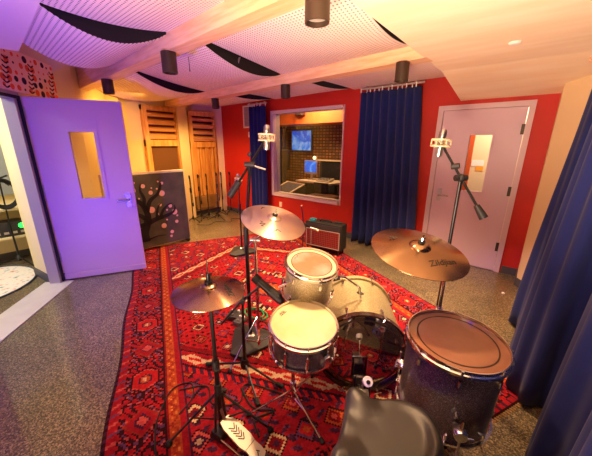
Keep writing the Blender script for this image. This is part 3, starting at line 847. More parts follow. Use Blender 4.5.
# left overhead boom stand
BL = V((-1.62, 1.385, .012))
t = thing('overhead_boom_stand', 'tall black boom stand left of the snare with overhead microphone by the window', 'microphone stand', BL)
tri_base(t, .23, R(-75), .05)
obj('pole', B().tube((0, 0, .07), (0, 0, 1.0), .0155).tube((0, 0, .95), (.03, .04, 1.52), .012), X['black'], t)
piv = V((.03, .04, 1.51))
obj('pole_clutch', B().tube((.0, .0, .9), (.0, .0, 1.04), .02, seg=14), X['graphite'], t)
obj('boom_clutch', B().tube(piv-V((.03, .02, 0)), piv+V((.03, .02, 0)), .02, seg=14).ball(piv+V((0, 0, .07)), .016, 10), X['graphite'], t)
obj('clutch_handle', B().tube(piv, piv+V((.09, .07, -.035)), .007, seg=8), X['steel'], t)
mic0 = V((-1.495, 1.51, 1.71))-BL
bd_ = (mic0-piv)
tail = piv - bd_.normalized()*.22
obj('boom_arm', B().path([tail, piv, mic0-bd_.normalized()*.02], .009, 8), X['black'], t)
obj('counterweight', B().tube(tail-bd_.normalized()*.06, tail+bd_.normalized()*.07, .025, seg=16), X['graphite'], t)
condenser(t, mic0, (.02, .03, 1), 1.0)

# right overhead boom stand
BR = V((-.392, 2.34, 0.0))
t = thing('overhead_boom_stand', 'tall black boom stand with overhead microphone in front of the right lilac door', 'microphone stand', BR)
tri_base(t, .2, R(60), .05)
pv = V((-.375, 2.31, 1.442))-BR
obj('pole', B().tube((0, 0, .07), (.01, -.01, .85), .0155).tube((.01, -.01, .8), pv, .012), X['black'], t)
m1 = V((-.535, 2.3, 1.678))-BR; d_ = (m1-pv).normalized(); tl = pv-d_*.27
obj('clutch', B().ball(pv, .03, 12).tube(pv-V((.03, .03, 0)), pv+V((.03, .03, 0)), .022, seg=12), X['graphite'], t)
obj('clamp_knob', B().tube(pv+d_*.09+V((-.02, 0, 0)), pv+d_*.09+V((.03, 0, .01)), .02, seg=10), X['graphite'], t)
obj('boom_arm', B().path([tl, pv, m1-d_*.03], .009, 8), X['black'], t)
obj('counterweight', B().tube(tl-d_*.05, tl+d_*.05, .03, .02, 16), X['graphite'], t)
condenser(t, m1, (.05, .05, 1), 1.1)

# ------------------------------------------------------------------ DRUMS
def dirmat(c, n):
    return M.Translation(c) @ zto(n)
def drum(name, label, c, n, rad, depth, shell, head, hooph=.022, lugs=8, hoopmat='chrome', ring=True, ph=.2, collar=None, lugmat='chrome', hoopw=.012):
    """c = centre of the top head; n = its normal; the empty sits at the drum's foot"""
    n = V(n).normalized(); foot = V((c[0], c[1], 0)) if name != 'x' else c
    t = thing(name, label, 'drum', (c[0], c[1], c[2]-depth))
    mm = M.Translation((0, 0, depth)) @ zto(n)
    obj('shell', B().lathe([(rad-.012, -.004), (rad-.002, -.004), (rad-.002, -depth+.004), (rad-.012, -depth+.004), (rad-.012, -.004)], 64, mm), shell, t)
    hd = obj('drumhead', B().lathe([(0, .0), (rad*.5, .0), (rad-.006, 0), (rad+.002, -.004), (rad+.002, -.014)], 64, mm), head, t)
    if ring: obj('film_ring', B().lathe([(rad*.8, .001), (rad*.83, .0012), (rad*.83, .0002), (rad*.8, .0002)], 64, mm), X['ring'], hd)
    if collar: obj('collar', B().lathe([(rad*.84, .0012), (rad-.004, .0012), (rad-.004, .0002), (rad*.84, .0002)], 64, mm), collar, hd)
    obj('bottom_head', B().lathe([(0, -depth), (rad-.004, -depth), (rad, -depth+.006)], 48, mm), X['clearhead'], t)
    def hoop(z0, z1):
        return B().lathe([(rad+.004, z0), (rad+.004+hoopw, z0), (rad+.004+hoopw, z0+(z1-z0)*.4), (rad+.008, z0+(z1-z0)*.5), (rad+.008, z1), (rad+.003, z1), (rad+.004, z0)], 64, mm)
    obj('hoop', hoop(-.018, hooph-.008), X[hoopmat], t); obj('hoop', hoop(-depth+.012, -depth-.012), X[hoopmat], t)
    for k in range(lugs):
        a = ph+2*pi*k/lugs; u = V((cos(a), sin(a), 0))
        def loc(r_, z): return mm @ V((u.x*r_, u.y*r_, z))
        spans = ((-.03, -.075), (-depth+.075, -depth+.03)) if depth > .2 else ((-depth*.5+.045, -depth*.5-.045),)
        for (za, zb) in spans:
            b = B().tube(loc(rad+.01, za-.012), loc(rad+.01, zb), .009, seg=10); b.tube(loc(rad-.004, (za+zb)/2), loc(rad+.008, (za+zb)/2), .008, seg=8)
            lg = obj('lug', b, X[lugmat], t)
            top = za if za > -depth/2 else zb
            if depth > .2:
                b = B().tube(loc(rad+.011, za), loc(rad+.011, (.004 if za > -depth*.5 else -depth-.004)) if za > -depth*.5 else loc(rad+.011, -depth-.012), .0035, seg=6)
                if za > -depth*.5: b.tube(loc(rad+.011, .0), loc(rad+.011, .014), .006, seg=8)
            else:
                b = B().tube(loc(rad+.011, -depth-.006), loc(rad+.011, .01), .0035, seg=6)
            obj('tension_rod', b, X['chrome'], lg)
    return t, mm

# floor tom
ftc, ftn = V((-.135, 1.445, .735)), V((.04, -.03, 1))
t, mm = drum('floor_tom', 'large floor tom with amber head and purple-lit sparkle shell', ftc, ftn, .222, .43, X['sparkle_shaded'], X['clearhead'], lugs=8, ph=.15)
for a in (-1.15, .95, 3.05):
    u = V((cos(a), sin(a), 0)); z0 = -ftc.z+.43
    b = B().path([u*.262+V((0, 0, .2)), u*.262+V((0, 0, z0+.1)), u*.30+V((0, 0, z0+.04)), u*.30+V((0, 0, z0+.03))], .0065, 8)
    l_ = obj('leg', b, X['chrome'], t)
    obj('rubber_foot', B().tube(u*.30+V((0, 0, z0+.013)), u*.30+V((0, 0, z0+.05)), .014, seg=12), X['rubber'], l_)
    br_ = B().lathe([(0, -.03), (.026, -.03), (.03, -.02), (.03, .02), (.026, .03), (0, .03)], 16, M.Translation(u*.246+V((0, 0, .12))) @ zto(u)); br_.tube(u*.27+V((0, 0, .12)), u*.27+V((0, 0, .12))+V((-u.y, u.x, 0))*.05, .006)
    obj('leg_bracket', br_, X['chrome'], t)

# snare
snc, snn = V((-.825, 1.09, .712)), V((.125, -.10, 1))
t, mm = drum('snare_drum', 'snare drum with cream coated head and dark shell, centre of the kit', snc, snn, .18, .165, X['blackshell'], X['coated'], lugs=10, ring=False, lugmat='chrome', hooph=.024)
b = B().box((.045, .03, .07), (0, 0, 0), mtx=mm @ M.Translation((.07, -.19, -.08)) @ M.Rotation(R(-70), 4, 'Z')); obj('strainer', b, X['chrome'], t)
b = B()
for k in range(5): b.box((.004, .012+.008*(k % 2), .0008), (.0+(k-2)*.008, 0, .0008), mtx=mm @ M.Translation((-.105, .1, 0)) @ M.Rotation(R(40), 4, 'Z'))
b.box((.05, .003, .0008), (0, -.012, .0008), mtx=mm @ M.Translation((-.105, .1, 0)) @ M.Rotation(R(40), 4, 'Z'))
obj('head_logo', b, X['ink'], t, False)
t = thing('snare_stand', 'chrome tripod stand carrying the snare drum', 'drum stand', (-.925, 1.12, .012))
hz = snc.z-.012
obj('tube', B().tube((0, 0, .05), (0, 0, .34), .0125).tube((0, 0, .3), (0, 0, hz-.19), .0095), X['chrome'], t)
obj('hub', B().tube((0, 0, .15), (0, 0, .21), .02, seg=14).tube((0, 0, .18), (.05, -.03, .18), .006), X['chrome'], t)
for a in (-2.23, -.26, 1.75):
    l_ = obj('leg', B().path([(0, 0, .15), (.29*cos(a), .29*sin(a), .018)], .0065, 6).path([(0, 0, .09), (.14*cos(a), .14*sin(a), .085)], .004, 6), X['chrome'], t)
    obj('rubber_foot', B().tube((.27*cos(a), .27*sin(a), .022), (.3*cos(a), .3*sin(a), .015), .014, seg=10), X['rubber'], l_)
for a in (.4, 2.5, 4.6):
    obj('basket_arm', B().path([(0, 0, hz-.2), (.05+.1*cos(a), -.02+.1*sin(a), hz-.195), (.09+.185*cos(a), -.03+.185*sin(a), hz-.18-.03*cos(a)), (.095+.2*cos(a), -.03+.2*sin(a), hz-.14-.03*cos(a))], .007, 6), X['chrome'], t)

# rack tom
tmc, tmn = V((-.965, 1.35, .945)), V((.23, -.08, 1))
t, mm = drum('rack_tom', 'rack tom with worn tan head and pale collar, left of the bass drum', tmc, tmn, .158, .235, X['sparkle'], X['wornhead'], lugs=6, ring=True, collar=X['creamring'], ph=.3)
b = B().box((.07, .05, .03), mtx=M.Translation((.085, .14, .12)) @ M.Rotation(R(-31), 4, 'Z')); obj('mount', b, X['chrome'], t)
b = B().path([V((.075, .125, .12)), V((.125, .205, .1)), V((.19, .31, .0)), V((.2, .32, -.11))], .0095, 8); obj('tom_arm', b, X['chrome'], t)
b = B().box((.05, .03, .035), mtx=mm @ M.Translation((-.168, -.02, -.09))); b.tube(mm @ V((-.17, -.02, -.09)), mm @ V((-.24, -.02, -.1)), .006); obj('leg_bracket', b, X['chrome'], t)
b = B()
for k in range(4): b.box((.012, .003, .0008), (.014*k-.02, .006*(k % 2), .0015), mtx=mm @ M.Translation((-.06, .09, 0)) @ M.Rotation(R(30), 4, 'Z'))
obj('head_logo', b, X['ink'], t, False)

# bass drum
ka = V((-.556, .831, 0)).normalized(); kc = V((-.648, 1.515, .318)); kr, kd = .29, .56
t = thing('bass_drum', 'champagne sparkle bass drum with clear glossy batter head, its dark inside painted on', 'drum', (kc.x, kc.y, 0))
mm = M.Translation((0, 0, kc.z)) @ zto(-ka)      # +z of mm looks at the drummer
obj('shell', B().lathe([(kr-.012, -.03), (kr, -.03), (kr, -kd+.03), (kr-.012, -kd+.03), (kr-.012, -.03)], 72, mm), X['sparkle'], t)
obj('batter_head', B().lathe([(0, -.012), (kr-.012, -.012), (kr+.002, -.016), (kr+.003, -.03)], 72, mm), X['battle'], t)
obj('film_ring', B().lathe([(kr*.86, -.0105), (kr*.9, -.0105), (kr*.9, -.0118), (kr*.86, -.0118)], 72, mm), X['ring'], t)
obj('front_head', B().lathe([(0, -kd+.012), (kr-.01, -kd+.012), (kr+.003, -kd+.03)], 72, mm), X['coated'], t)
for z0, z1 in ((.006, -.036), (-kd-.006, -kd+.036)):
    obj('hoop', B().lathe([(kr+.004, z0), (kr+.016, z0), (kr+.016, z1), (kr+.004, z1), (kr+.004, z0)], 72, mm), X['hoopblack'] if z0 > 0 else X['sparkle'], t)
# local axes of mm for lug placement
for k in range(8):
    a = pi/8+2*pi*k/8; u = V((cos(a), sin(a), 0))
    for z0, z1, zl in ((.01, -.07, -.1), (-kd-.01, -kd+.07, -kd+.1)):
        lg = obj('lug', B().tube(mm @ (u*(kr+.012)+V((0, 0, z1))), mm @ (u*(kr+.012)+V((0, 0, zl))), .011, seg=10).tube(mm @ (u*(kr-.002)+V((0, 0, zl))), mm @ (u*(kr+.014)+V((0, 0, zl))), .009, seg=8), X['chrome'], t)
        b = B().tube(mm @ (u*(kr+.024)+V((0, 0, z0))), mm @ (u*(kr+.013)+V((0, 0, zl))), .004, seg=6)
        b.tube(mm @ (u*(kr+.03)+V((0, 0, z0*1.1))), mm @ (u*(kr-.002)+V((0, 0, z0*1.1))), .006, seg=8)
        s_ = 1 if z0 > 0 else -1
        tn = V((-u.y, u.x, 0)); b.tube(mm @ (u*(kr+.026)+tn*.025+V((0, 0, z0+s_*.012))), mm @ (u*(kr+.026)-tn*.025+V((0, 0, z0+s_*.012))), .005, seg=8)
        obj('claw_hook', b, X['chrome'], lg)
obj('badge', B().lathe([(0, .0), (.024, .0), (.024, .003), (0, .003)], 20, M.Translation((0, 0, kc.z)) @ M.Translation(ka*.3+V((0, 0, kr+.0005))) @ M.Diagonal((1.2, .75, 1, 1))), X['ink'], t)
sd = V((ka.y, -ka.x, 0))
for s_ in (-1, 1):
    obj('spur', B().path([ka*.36+sd*s_*.24+V((0, 0, .2)), ka*.46+sd*s_*.38+V((0, 0, .02))], .008, 8), X['chrome'], t)
# kick pedal
pc = kc-ka*.02
t = thing('bass_drum_pedal', 'bass drum pedal with round white felt beater before the glossy batter head', 'drum pedal', (kc.x, kc.y, .012), atan2(ka.y, ka.x))
# local x = along ka (forward to the drum)
obj('base_plate', B().bb((-.36, -.045, .0), (-.0, .045, .008)), X['black'], t, False)
obj('footboard', B().box((.27, .075, .012), (-.22, 0, .07), (0, R(-18), 0), bev=.004), X['steel'], t)
for s_ in (-1, 1): obj('post', B().tube((-.075, s_*.05, .005), (-.075, s_*.05, .2), .009), X['black'], t)
obj('axle', B().tube((-.075, -.06, .195), (-.075, .06, .195), .008), X['chrome'], t)
obj('beater_rod', B().path([(-.075, 0, .195), (-.22, 0, .3)], .004, 6), X['chrome'], t)
obj('beater', B().lathe([(0, -.026), (.026, -.024), (.03, 0), (.026, .024), (0, .027)], 20, M.Translation((-.225, 0, .305)) @ zto((-.8, 0, .6))), X['whitefelt'], t)
obj('beater_core', B().tube((-.244, 0, .319), (-.249, 0, .3225), .012, seg=12), X['ink'], t)
obj('chain', B().path([(-.08, 0, .17), (-.1, 0, .1)], .006, 6), X['steel'], t)

# ------------------------------------------------------------------ cymbals
def cym_profile(rad, bell, bow):
    pr_ = [(.006, bow+bell)]
    for k in range(1, 7): a = k/6*pi/2; pr_.append((.006+rad*.2*sin(a), bow+bell*cos(a)))
    for k in range(1, 13):
        s = k/12; r_ = rad*.2+(rad-rad*.2)*s; pr_.append((r_, bow*(1-s**1.7)))
    return pr_
def cym_z(rad, bow, r_): s = max(0, (r_-rad*.2)/(rad*.8)); return bow*(1-s**1.7)
def cymbal(name, label, c, n, rad, m, bell=.022, bow=.028, spin=0., cat='cymbal', flip=False):
    t = thing(name, label, cat, c); n = V(n).normalized()
    t.rotation_mode = 'QUATERNION'; t.rotation_quaternion = zto(n).to_quaternion() @ M.Rotation(spin, 3, 'Z').to_quaternion()
    pr_ = cym_profile(rad, bell, bow); under = [(r_, z-.0025) for r_, z in pr_[::-1]]
    obj('plate', B().lathe(pr_+under+[pr_[0]], 96), m, t, angle=60)
    return t
def text_on(parent, s, size, pos, rot, rad, bow, m, name='lettering', bold=.0):
    cu = bpy.data.curves.new('txt', 'FONT'); cu.body = s; cu.size = size; cu.shear = .35; cu.align_x = 'CENTER'; cu.align_y = 'CENTER'; cu.offset = bold; cu.resolution_u = 3
    o = bpy.data.objects.new('txt', cu); COL.objects.link(o)
    dg = bpy.context.evaluated_depsgraph_get(); dg.update(); me = bpy.data.meshes.new_from_object(o.evaluated_get(dg))
    bpy.data.objects.remove(o); 
    b = B(); b.bm.from_mesh(me); bpy.data.meshes.remove(me)
    mm = M.Translation((pos[0], pos[1], 0)) @ M.Rotation(rot, 4, 'Z')
    for v in b.bm.verts:
        p = mm @ v.co; v.co = V((p.x, p.y, cym_z(rad, bow, hypot(p.x, p.y))+.0012))
    return obj(name, b, m, parent, False)
def squiggle(parent, cx, cy, w, h, rot, rad, bow, m, n=26, seed=1):
    rq = random.Random(seed); b = B(); mm = M.Translation((cx, cy, 0)) @ M.Rotation(rot, 4, 'Z'); pts = []
    for k in range(n):
        s = k/(n-1); p = mm @ V((-w/2+w*s, h*.5*sin(s*15+seed)*(.5+.5*sin(s*5+seed)), 0)); pts.append((p.x, p.y, cym_z(rad, bow, hypot(p.x, p.y))+.0008))
    b.path(pts, .0022, 4); return obj('lettering', b, m, parent, False)
def wingnut(parent, z):
    obj('felt_washer', B().lathe([(.004, z), (.018, z), (.018, z+.012), (.004, z+.012)], 16), X['rubber'], parent)
    b = B().tube((0, 0, z+.008), (0, 0, z+.05), .004, seg=8).tube((0, 0, z+.013), (0, 0, z+.03), .009, .007, 10); b.box((.034, .005, .012), (0, 0, z+.027)); obj('wing_nut', b, X['chrome'], parent)
# direction in which the viewer's "up" in the picture lies, for the lettering: tangent pointing away from viewer
def read_rot(spin, c): return atan2(-c[0], c[1])*0
# ride
RC, RN, RR = V((-.4, 1.565, 1.105)), V((.20, -.115, 1)), .256
rd = cymbal('ride_cymbal', 'large bronze ride cymbal with black script lettering, above the floor tom', RC, RN, RR, X['cymbal'], .024, .03)
face = atan2(RC.y, RC.x)-pi/2            # local x to the viewer's right
q = V((cos(face-pi/2), sin(face-pi/2)))  # towards the viewer
lp = q*.145-V((cos(face), sin(face)))*.02
text_on(rd, 'Zildjian', .056, (lp.x, lp.y), face-.33, RR, .03, X['ink'], bold=.0003)
lp = -q*.14-V((cos(face), sin(face)))*.06; squiggle(rd, lp.x, lp.y, .06, .045, face+.2, RR, .03, X['ink'], seed=4)
wingnut(rd, .054)
# crash
CC, CN, CR = V((-1.315, 1.375, 1.155)), V((.36, -.03, 1)), .225
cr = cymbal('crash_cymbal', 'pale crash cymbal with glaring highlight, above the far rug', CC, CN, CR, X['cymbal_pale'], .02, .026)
face = atan2(CC.y, CC.x)-pi/2; q = V((cos(face-pi/2), sin(face-pi/2))); sx = V((cos(face), sin(face)))
lp = -sx*.15+q*.02; squiggle(cr, lp.x, lp.y, .07, .05, face-.9, CR, .026, X['ink'], seed=2)
lp = -sx*.1-q*.07; squiggle(cr, lp.x, lp.y, .06, .04, face+.5, CR, .026, X['ink'], seed=6)
lp = sx*.12-q*.1; squiggle(cr, lp.x, lp.y, .035, .02, face-.4, CR, .026, X['ink'], seed=3)
wingnut(cr, .046)
# hi-hat: two cymbals on a pedal stand
HC, HN, HR = V((-1.148, .723, .95)), V((.02, .01, 1)), .18
hh = cymbal('hi_hat_cymbal', 'top hi-hat cymbal, dark bronze with script marks, at left of kit', HC, HN, HR, X['cymbal_dark'], .018, .03)
face = atan2(HC.y, HC.x)-pi/2; q = V((cos(face-pi/2), sin(face-pi/2))); sx = V((cos(face), sin(face)))
lp = -sx*.085+q*.06; text_on(hh, 'Zildjian', .036, (lp.x, lp.y), face-.2, HR, .03, X['ink'], bold=.0006)
lp = sx*.11+q*.03; squiggle(hh, lp.x, lp.y, .04, .03, face, HR, .03, X['creamring'], seed=5)
obj('clutch', B().tube((0, 0, .045), (0, 0, .1), .011, seg=12).tube((0, 0, .048), (0, 0, .06), .02, seg=14).tube((0, 0, .085), (.03, .0, .085), .006), X['black'], hh)
hb = cymbal('hi_hat_cymbal', 'bottom hi-hat cymbal facing up beneath the top one', HC-V((0, 0, .004)), -HN, HR-.002, X['cymbal_dark'], .018, .03)
hs = thing('hi_hat_stand', 'hi-hat stand with pale footboard marked with black chevrons', 'cymbal stand', (HC.x, HC.y, .012))
hz = HC.z-.012
obj('tube', B().tube((0, 0, .04), (0, 0, .5), .0135).tube((0, 0, .45), (0, 0, hz-.07), .0105), X['black'], hs)
obj('pull_rod', B().tube((0, 0, hz-.08), (0, 0, hz+.17), .0035, seg=8), X['chrome'], hs)
obj('height_clamp', B().tube((0, 0, .46), (0, 0, .52), .02, seg=14).tube((0, 0, .49), (.05, -.02, .49), .006), X['graphite'], hs)
obj('seat_cup', B().ball((0, 0, hz-.07), .022, 12), X['graphite'], hs)
obj('leg_clamp', B().tube((0, 0, .29), (0, 0, .36), .021, seg=14).tube((0, 0, .32), (.045, .03, .32), .007), X['graphite'], hs)
for a in (2.45, .7, 4.1):
    l_ = obj('leg', B().path([(0, 0, .31), (.15*cos(a), .15*sin(a), .16), (.29*cos(a), .29*sin(a), .02)], .0075, 6).path([(0, 0, .1), (.15*cos(a), .15*sin(a), .16)], .005, 6), X['graphite'], hs)
    obj('rubber_foot', B().ball((.29*cos(a), .29*sin(a), .014), .02, 10), X['rubber'], l_)
fd = V((.30, -.02, 0)).normalized()
pa = atan2(.035, .285)
pm = M.Rotation(pa, 4, 'Z')
b = B()
poly = [(.03, -.03), (.07, -.042), (.2, -.046), (.24, -.036), (.28, -.04), (.32, -.036), (.335, 0), (.32, .036), (.28, .04), (.24, .036), (.2, .046), (.07, .042), (.03, .03)]
tilt = pm @ M.Translation((0, 0, .13)) @ M.Rotation(R(19), 4, 'Y')
b.prism(poly, -.006, .006, tilt); fb_ = obj('footboard', b, X['silvertrim'], hs, False)
b = B()
for k in range(5):
    for s_ in (-1, 1): b.box((.034, .006, .0012), (.1+k*.019, s_*.011, .0068), (0, 0, s_*R(-38)), mtx=tilt)
b.box((.003, .07, .0012), (.235, 0, .0068), mtx=tilt); b.box((.02, .005, .0012), (.285, .008, .0068), (0, 0, R(30)), mtx=tilt); b.box((.02, .005, .0012), (.295, -.002, .0068), (0, 0, R(-40)), mtx=tilt)
obj('chevron_print', b, X['ink'], fb_, False, label='black chevron grip marks')
obj('heel_plate', B().bb((.24, -.045, .0), (.345, .045, .014), .004).xf(pm), X['black'], hs)
obj('radius_rod', B().path([pm @ V((.03, .05, .03)), pm @ V((.26, .05, .008))], .005, 6).path([pm @ V((.03, -.05, .03)), pm @ V((.26, -.05, .008))], .005, 6), X['chrome'], hs)
obj('chain_link', B().path([(0, 0, .2), pm @ V((.035, 0, .12))], .009, 6), X['steel'], hs)
obj('frame', B().bb((-.03, -.055, .0), (.05, .055, .05), .006).tube((0, -.045, .04), (0, -.02, .3), .008).tube((0, .045, .04), (0, .02, .3), .008).xf(pm), X['graphite'], hs)

# crash stand
t = thing('cymbal_stand', 'chrome boom cymbal stand under the pale crash cymbal', 'cymbal stand', (-1.475, 1.345, .012))
hz = .98
obj('tube', B().tube((0, 0, .07), (0, 0, .55), .0125).tube((0, 0, .5), (0, 0, hz), .0095), X['chrome'], t)
obj('height_clamp', B().tube((0, 0, .5), (0, 0, .57), .019, seg=14).tube((0, 0, .54), (.045, .02, .54), .006), X['chrome'], t)
tip = CC-V((-1.475, 1.345, .012))-CN.normalized()*.01
arm0 = V((-.07, -.01, hz-.04)); 
obj('tilter', B().ball((0, 0, hz), .022, 12).tube((-.03, -.02, hz), (.03, .02, hz), .016, seg=12), X['steel'], t)
obj('boom_arm', B().path([V((0, 0, hz))-(tip-V((0, 0, hz)))*.35, V((0, 0, hz)), tip-V((0, 0, .02))], .0075, 8).tube(tip-V((0, 0, .025)), tip+CN.normalized()*.03, .005, seg=8), X['chrome'], t)
for a in (.5, 2.6, 4.7):
    l_ = obj('leg', B().path([(0, 0, .34), (.14*cos(a), .14*sin(a), .2), (.3*cos(a), .3*sin(a), .018)], .0065, 6).path([(0, 0, .09), (.14*cos(a), .14*sin(a), .2)], .0045, 6), X['chrome'], t)
    obj('rubber_foot', B().ball((.3*cos(a), .3*sin(a), .014), .018, 10), X['rubber'], l_)
# ride stand
RB = V((-.296, 1.84, .012))
t = thing('cymbal_stand', 'chrome cymbal stand rising behind the floor tom under the ride cymbal', 'cymbal stand', RB)
hz = .88
obj('tube', B().tube((0, 0, .07), (0, 0, .6), .0135).tube((0, 0, .55), (0, 0, hz), .0105), X['chrome'], t)
obj('height_clamp', B().tube((0, 0, .56), (0, 0, .65), .022, seg=14).tube((0, 0, .61), (.05, -.01, .61), .008), X['chrome'], t)
tip = RC-RB-RN.normalized()*.01
obj('tilter', B().ball((0, 0, hz), .024, 12).tube((-.035, 0, hz), (.035, 0, hz), .017, seg=12), X['steel'], t)
obj('boom_arm', B().path([V((0, 0, hz))-(tip-V((0, 0, hz)))*.3, V((0, 0, hz)), tip-V((0, 0, .02))], .0085, 8).tube(tip-V((0, 0, .025)), tip+RN.normalized()*.03, .005, seg=8), X['chrome'], t)
for a in (.3, 2.3, 4.4):
    l_ = obj('leg', B().path([(0, 0, .36), (.15*cos(a), .15*sin(a), .2), (.32*cos(a), .32*sin(a), .018)], .007, 6).path([(0, 0, .09), (.15*cos(a), .15*sin(a), .2)], .005, 6), X['chrome'], t)
    obj('rubber_foot', B().ball((.32*cos(a), .32*sin(a), .014), .018, 10), X['rubber'], l_)

# ------------------------------------------------------------------ snare microphone on a short boom stand
SM = V((-1.385, 1.115, .012))
t = thing('short_boom_stand', 'short black tripod boom stand aiming a microphone at the snare', 'microphone stand', SM)
hp = V((0, .012, .62))
obj('pole', B().tube((0, 0, .08), (0, 0, .4), .0125).tube((0, 0, .38), hp, .009), X['black'], t)
obj('hub', B().lathe([(0, .06), (.03, .06), (.034, .09), (.022, .13), (0, .13)], 16), X['black'], t)
for a in (-.45, .22, 3.6):
    l_ = obj('leg', B().path([(0, 0, .1), (.3*cos(a), .3*sin(a), .022)], .008, 6), X['black'], t)
    obj('rubber_foot', B().tube((.27*cos(a), .27*sin(a), .028), (.32*cos(a), .32*sin(a), .018), .016, seg=10), X['rubber'], l_)
a0 = V((-1.49, 1.01, .45))-SM; a1 = V((-1.29, 1.215, .735))-SM
obj('boom_arm', B().path([a0, hp, a1], .008, 8), X['black'], t)
obj('clutch', B().ball(hp, .022, 10).tube(hp-V((.02, -.02, 0)), hp+V((.03, -.03, 0)), .017, seg=10), X['graphite'], t)
m0 = a1+V((-.05, -.02, .06)); m1_ = V((-1.165, 1.275, .645))-SM
t2 = thing('snare_microphone', 'black barrel microphone held over the snare rim by the short boom stand', 'microphone', SM+m0)
dd = (m1_-m0)
obj('microphone_body', B().tube((0, 0, 0), dd*.6, .025, .03, 18), X['black'], t2)
obj('grille_head', B().tube(dd*.6, dd, .033, .033, 18).ball(dd, .032, 12), X['graphite'], t2)
obj('mic_clip', B().tube(dd*.02, dd*.2, .032, .032, 16), X['rubber'], t2)

# ------------------------------------------------------------------ throne
t = thing('drum_throne', 'black leather drum throne with contoured seat, bottom of picture', 'stool', (-.235, .83, 0))
zt = .622
out = [(-.45, .911), (-.452, .937), (-.437, .958), (-.41, .968), (-.374, .965), (-.327, .993), (-.272, 1.036), (-.22, 1.06), (-.154, 1.056), (-.1, 1.016), (-.063, .948), (-.05, .88), (-.06, .81), (-.095, .72), (-.15, .65), (-.22, .61), (-.30, .6), (-.35, .625), (-.37, .67), (-.377, .715), (-.392, .77), (-.42, .845)]
op = smooth_path(out+[out[0]], 4)[:-1]
cx_, cy_ = -.235, .83
b = B(); NR = 22; rings = []
def seat_h(x, y, s):
    # dish, raised rear rim (right side), two thigh lobes to the left
    h = -.012*(1-s*s)
    dx, dy = x-cx_, y-cy_
    a = atan2(dy, dx)
    rim = max(0, cos(a-.15))**1.2
    h += .026*rim*math.exp(-((s-.84)/.1)**2)
    for ax_, ay_ in ((-.2, .115), (-.12, -.2)):
        L_ = hypot(ax_, ay_); al = (dx*ax_+dy*ay_)/L_; pe = (-dx*ay_+dy*ax_)/L_
        if al > 0: h += .024*math.exp(-(pe/.045)**2)*min(1, max(0, (al-.09)/.08))-.008*math.exp(-((abs(pe)-.07)/.025)**2)*min(1, max(0, (al-.09)/.08))
    h -= .022*max(0, (s-.88)/.12)**2.2
    return h
for k in range(NR+1):
    s = k/NR
    if k == 0: rings.append([b.bm.verts.new((0, 0, zt+seat_h(cx_, cy_, 0)))]); continue
    rings.append([b.bm.verts.new(((p.x-cx_)*s, (p.y-cy_)*s, zt+seat_h(cx_+(p.x-cx_)*s, cy_+(p.y-cy_)*s, s))) for p in op])
for f, dz in ((1.015, -.055), (1.0, -.085), (.9, -.1)):
    rings.append([b.bm.verts.new(((p.x-cx_)*f, (p.y-cy_)*f, zt+dz)) for p in op])
rings.append([b.bm.verts.new((0, 0, zt-.1))])
n_ = len(op)
for A, C in zip(rings, rings[1:]):
    for k in range(n_):
        k2 = (k+1) % n_
        if len(A) == 1: b.bm.faces.new((A[0], C[k], C[k2]))
        elif len(C) == 1: b.bm.faces.new((A[k], A[k2], C[0]))
        else: b.bm.faces.new((A[k], A[k2], C[k2], C[k]))
obj('seat', b, X['leather'], t, angle=80)
obj('post', B().tube((0, 0, .16), (0, 0, zt-.1), .016).tube((0, 0, .16), (0, 0, .34), .02).tube((0, 0, zt-.13), (0, 0, zt-.095), .06, seg=20), X['chrome'], t)
for a in (.5, 2.6, 4.7):
    l_ = obj('leg', B().path([(0, 0, .32), (.17*cos(a), .17*sin(a), .17), (.25*cos(a), .25*sin(a), .024)], .009, 6).path([(0, 0, .17), (.17*cos(a), .17*sin(a), .17)], .006, 6), X['chrome'], t)
    obj('rubber_foot', B().ball((.25*cos(a), .25*sin(a), .025), .02, 10), X['rubber'], l_)

# ------------------------------------------------------------------ guitar amp by the window wall
t = thing('guitar_amp', 'black combo guitar amplifier with oxblood grille on short legs', 'amplifier', (-2.335, 3.62, 0), R(6))
w_, d_, z0, z1 = .31, .115, .1, .50
obj('cabinet', B().bb((-w_, -d_+.012, z0), (w_, d_, z1), .012), X['amp'], t)
obj('grille_cloth', B().bb((-w_+.03, -d_+.004, z0+.03), (w_-.03, -d_+.014, z1-.115)), X['grille'], t, False)
b = B()
for lo, hi in (((-w_+.02, -d_, z0+.02), (w_-.02, -d_+.014, z0+.03)), ((-w_+.02, -d_, z1-.115), (w_-.02, -d_+.014, z1-.105)), ((-w_+.02, -d_, z0+.02), (-w_+.03, -d_+.014, z1-.105)), ((w_-.03, -d_, z0+.02), (w_-.02, -d_+.014, z1-.105)), ((-.2, -d_, z0+.03), (-.192, -d_+.0145, z1-.11))): b.bb(lo, hi)
obj('piping', b, X['silvertrim'], t, False)
obj('control_panel', B().bb((-w_+.03, -d_+.004, z1-.09), (w_-.03, -d_+.014, z1-.025)), X['graphite'], t, False)
obj('handle', B().path([(-.1, 0, z1), (-.085, 0, z1+.03), (.085, 0, z1+.03), (.1, 0, z1)], .011, 8), X['rubber'], t)
for sx_ in (-1, 1):
    for sy_ in (-1, 1): obj('leg', B().tube((sx_*(w_-.04), sy_*(d_-.03), 0.012), (sx_*(w_-.04), sy_*(d_-.03), z0+.005), .012, seg=10), X['black'], t)
b = B().lathe([(.03, 0), (.055, 0), (.055, .03), (.03, .03), (.03, 0)], 28)
tag(obj('tape_roll', b, X['teal'], None), 'teal roll of tape on top of the guitar amplifier', 'tape roll').location = (-2.55, 3.58, .501)
b = B().box((.12, .05, .03), (0, 0, .015), bev=.006); o = tag(obj('stomp_switch', b, X['graphite'], None), 'dark small pedal lying on top of the amplifier', 'pedal'); o.location = (-2.14, 3.66, .501)
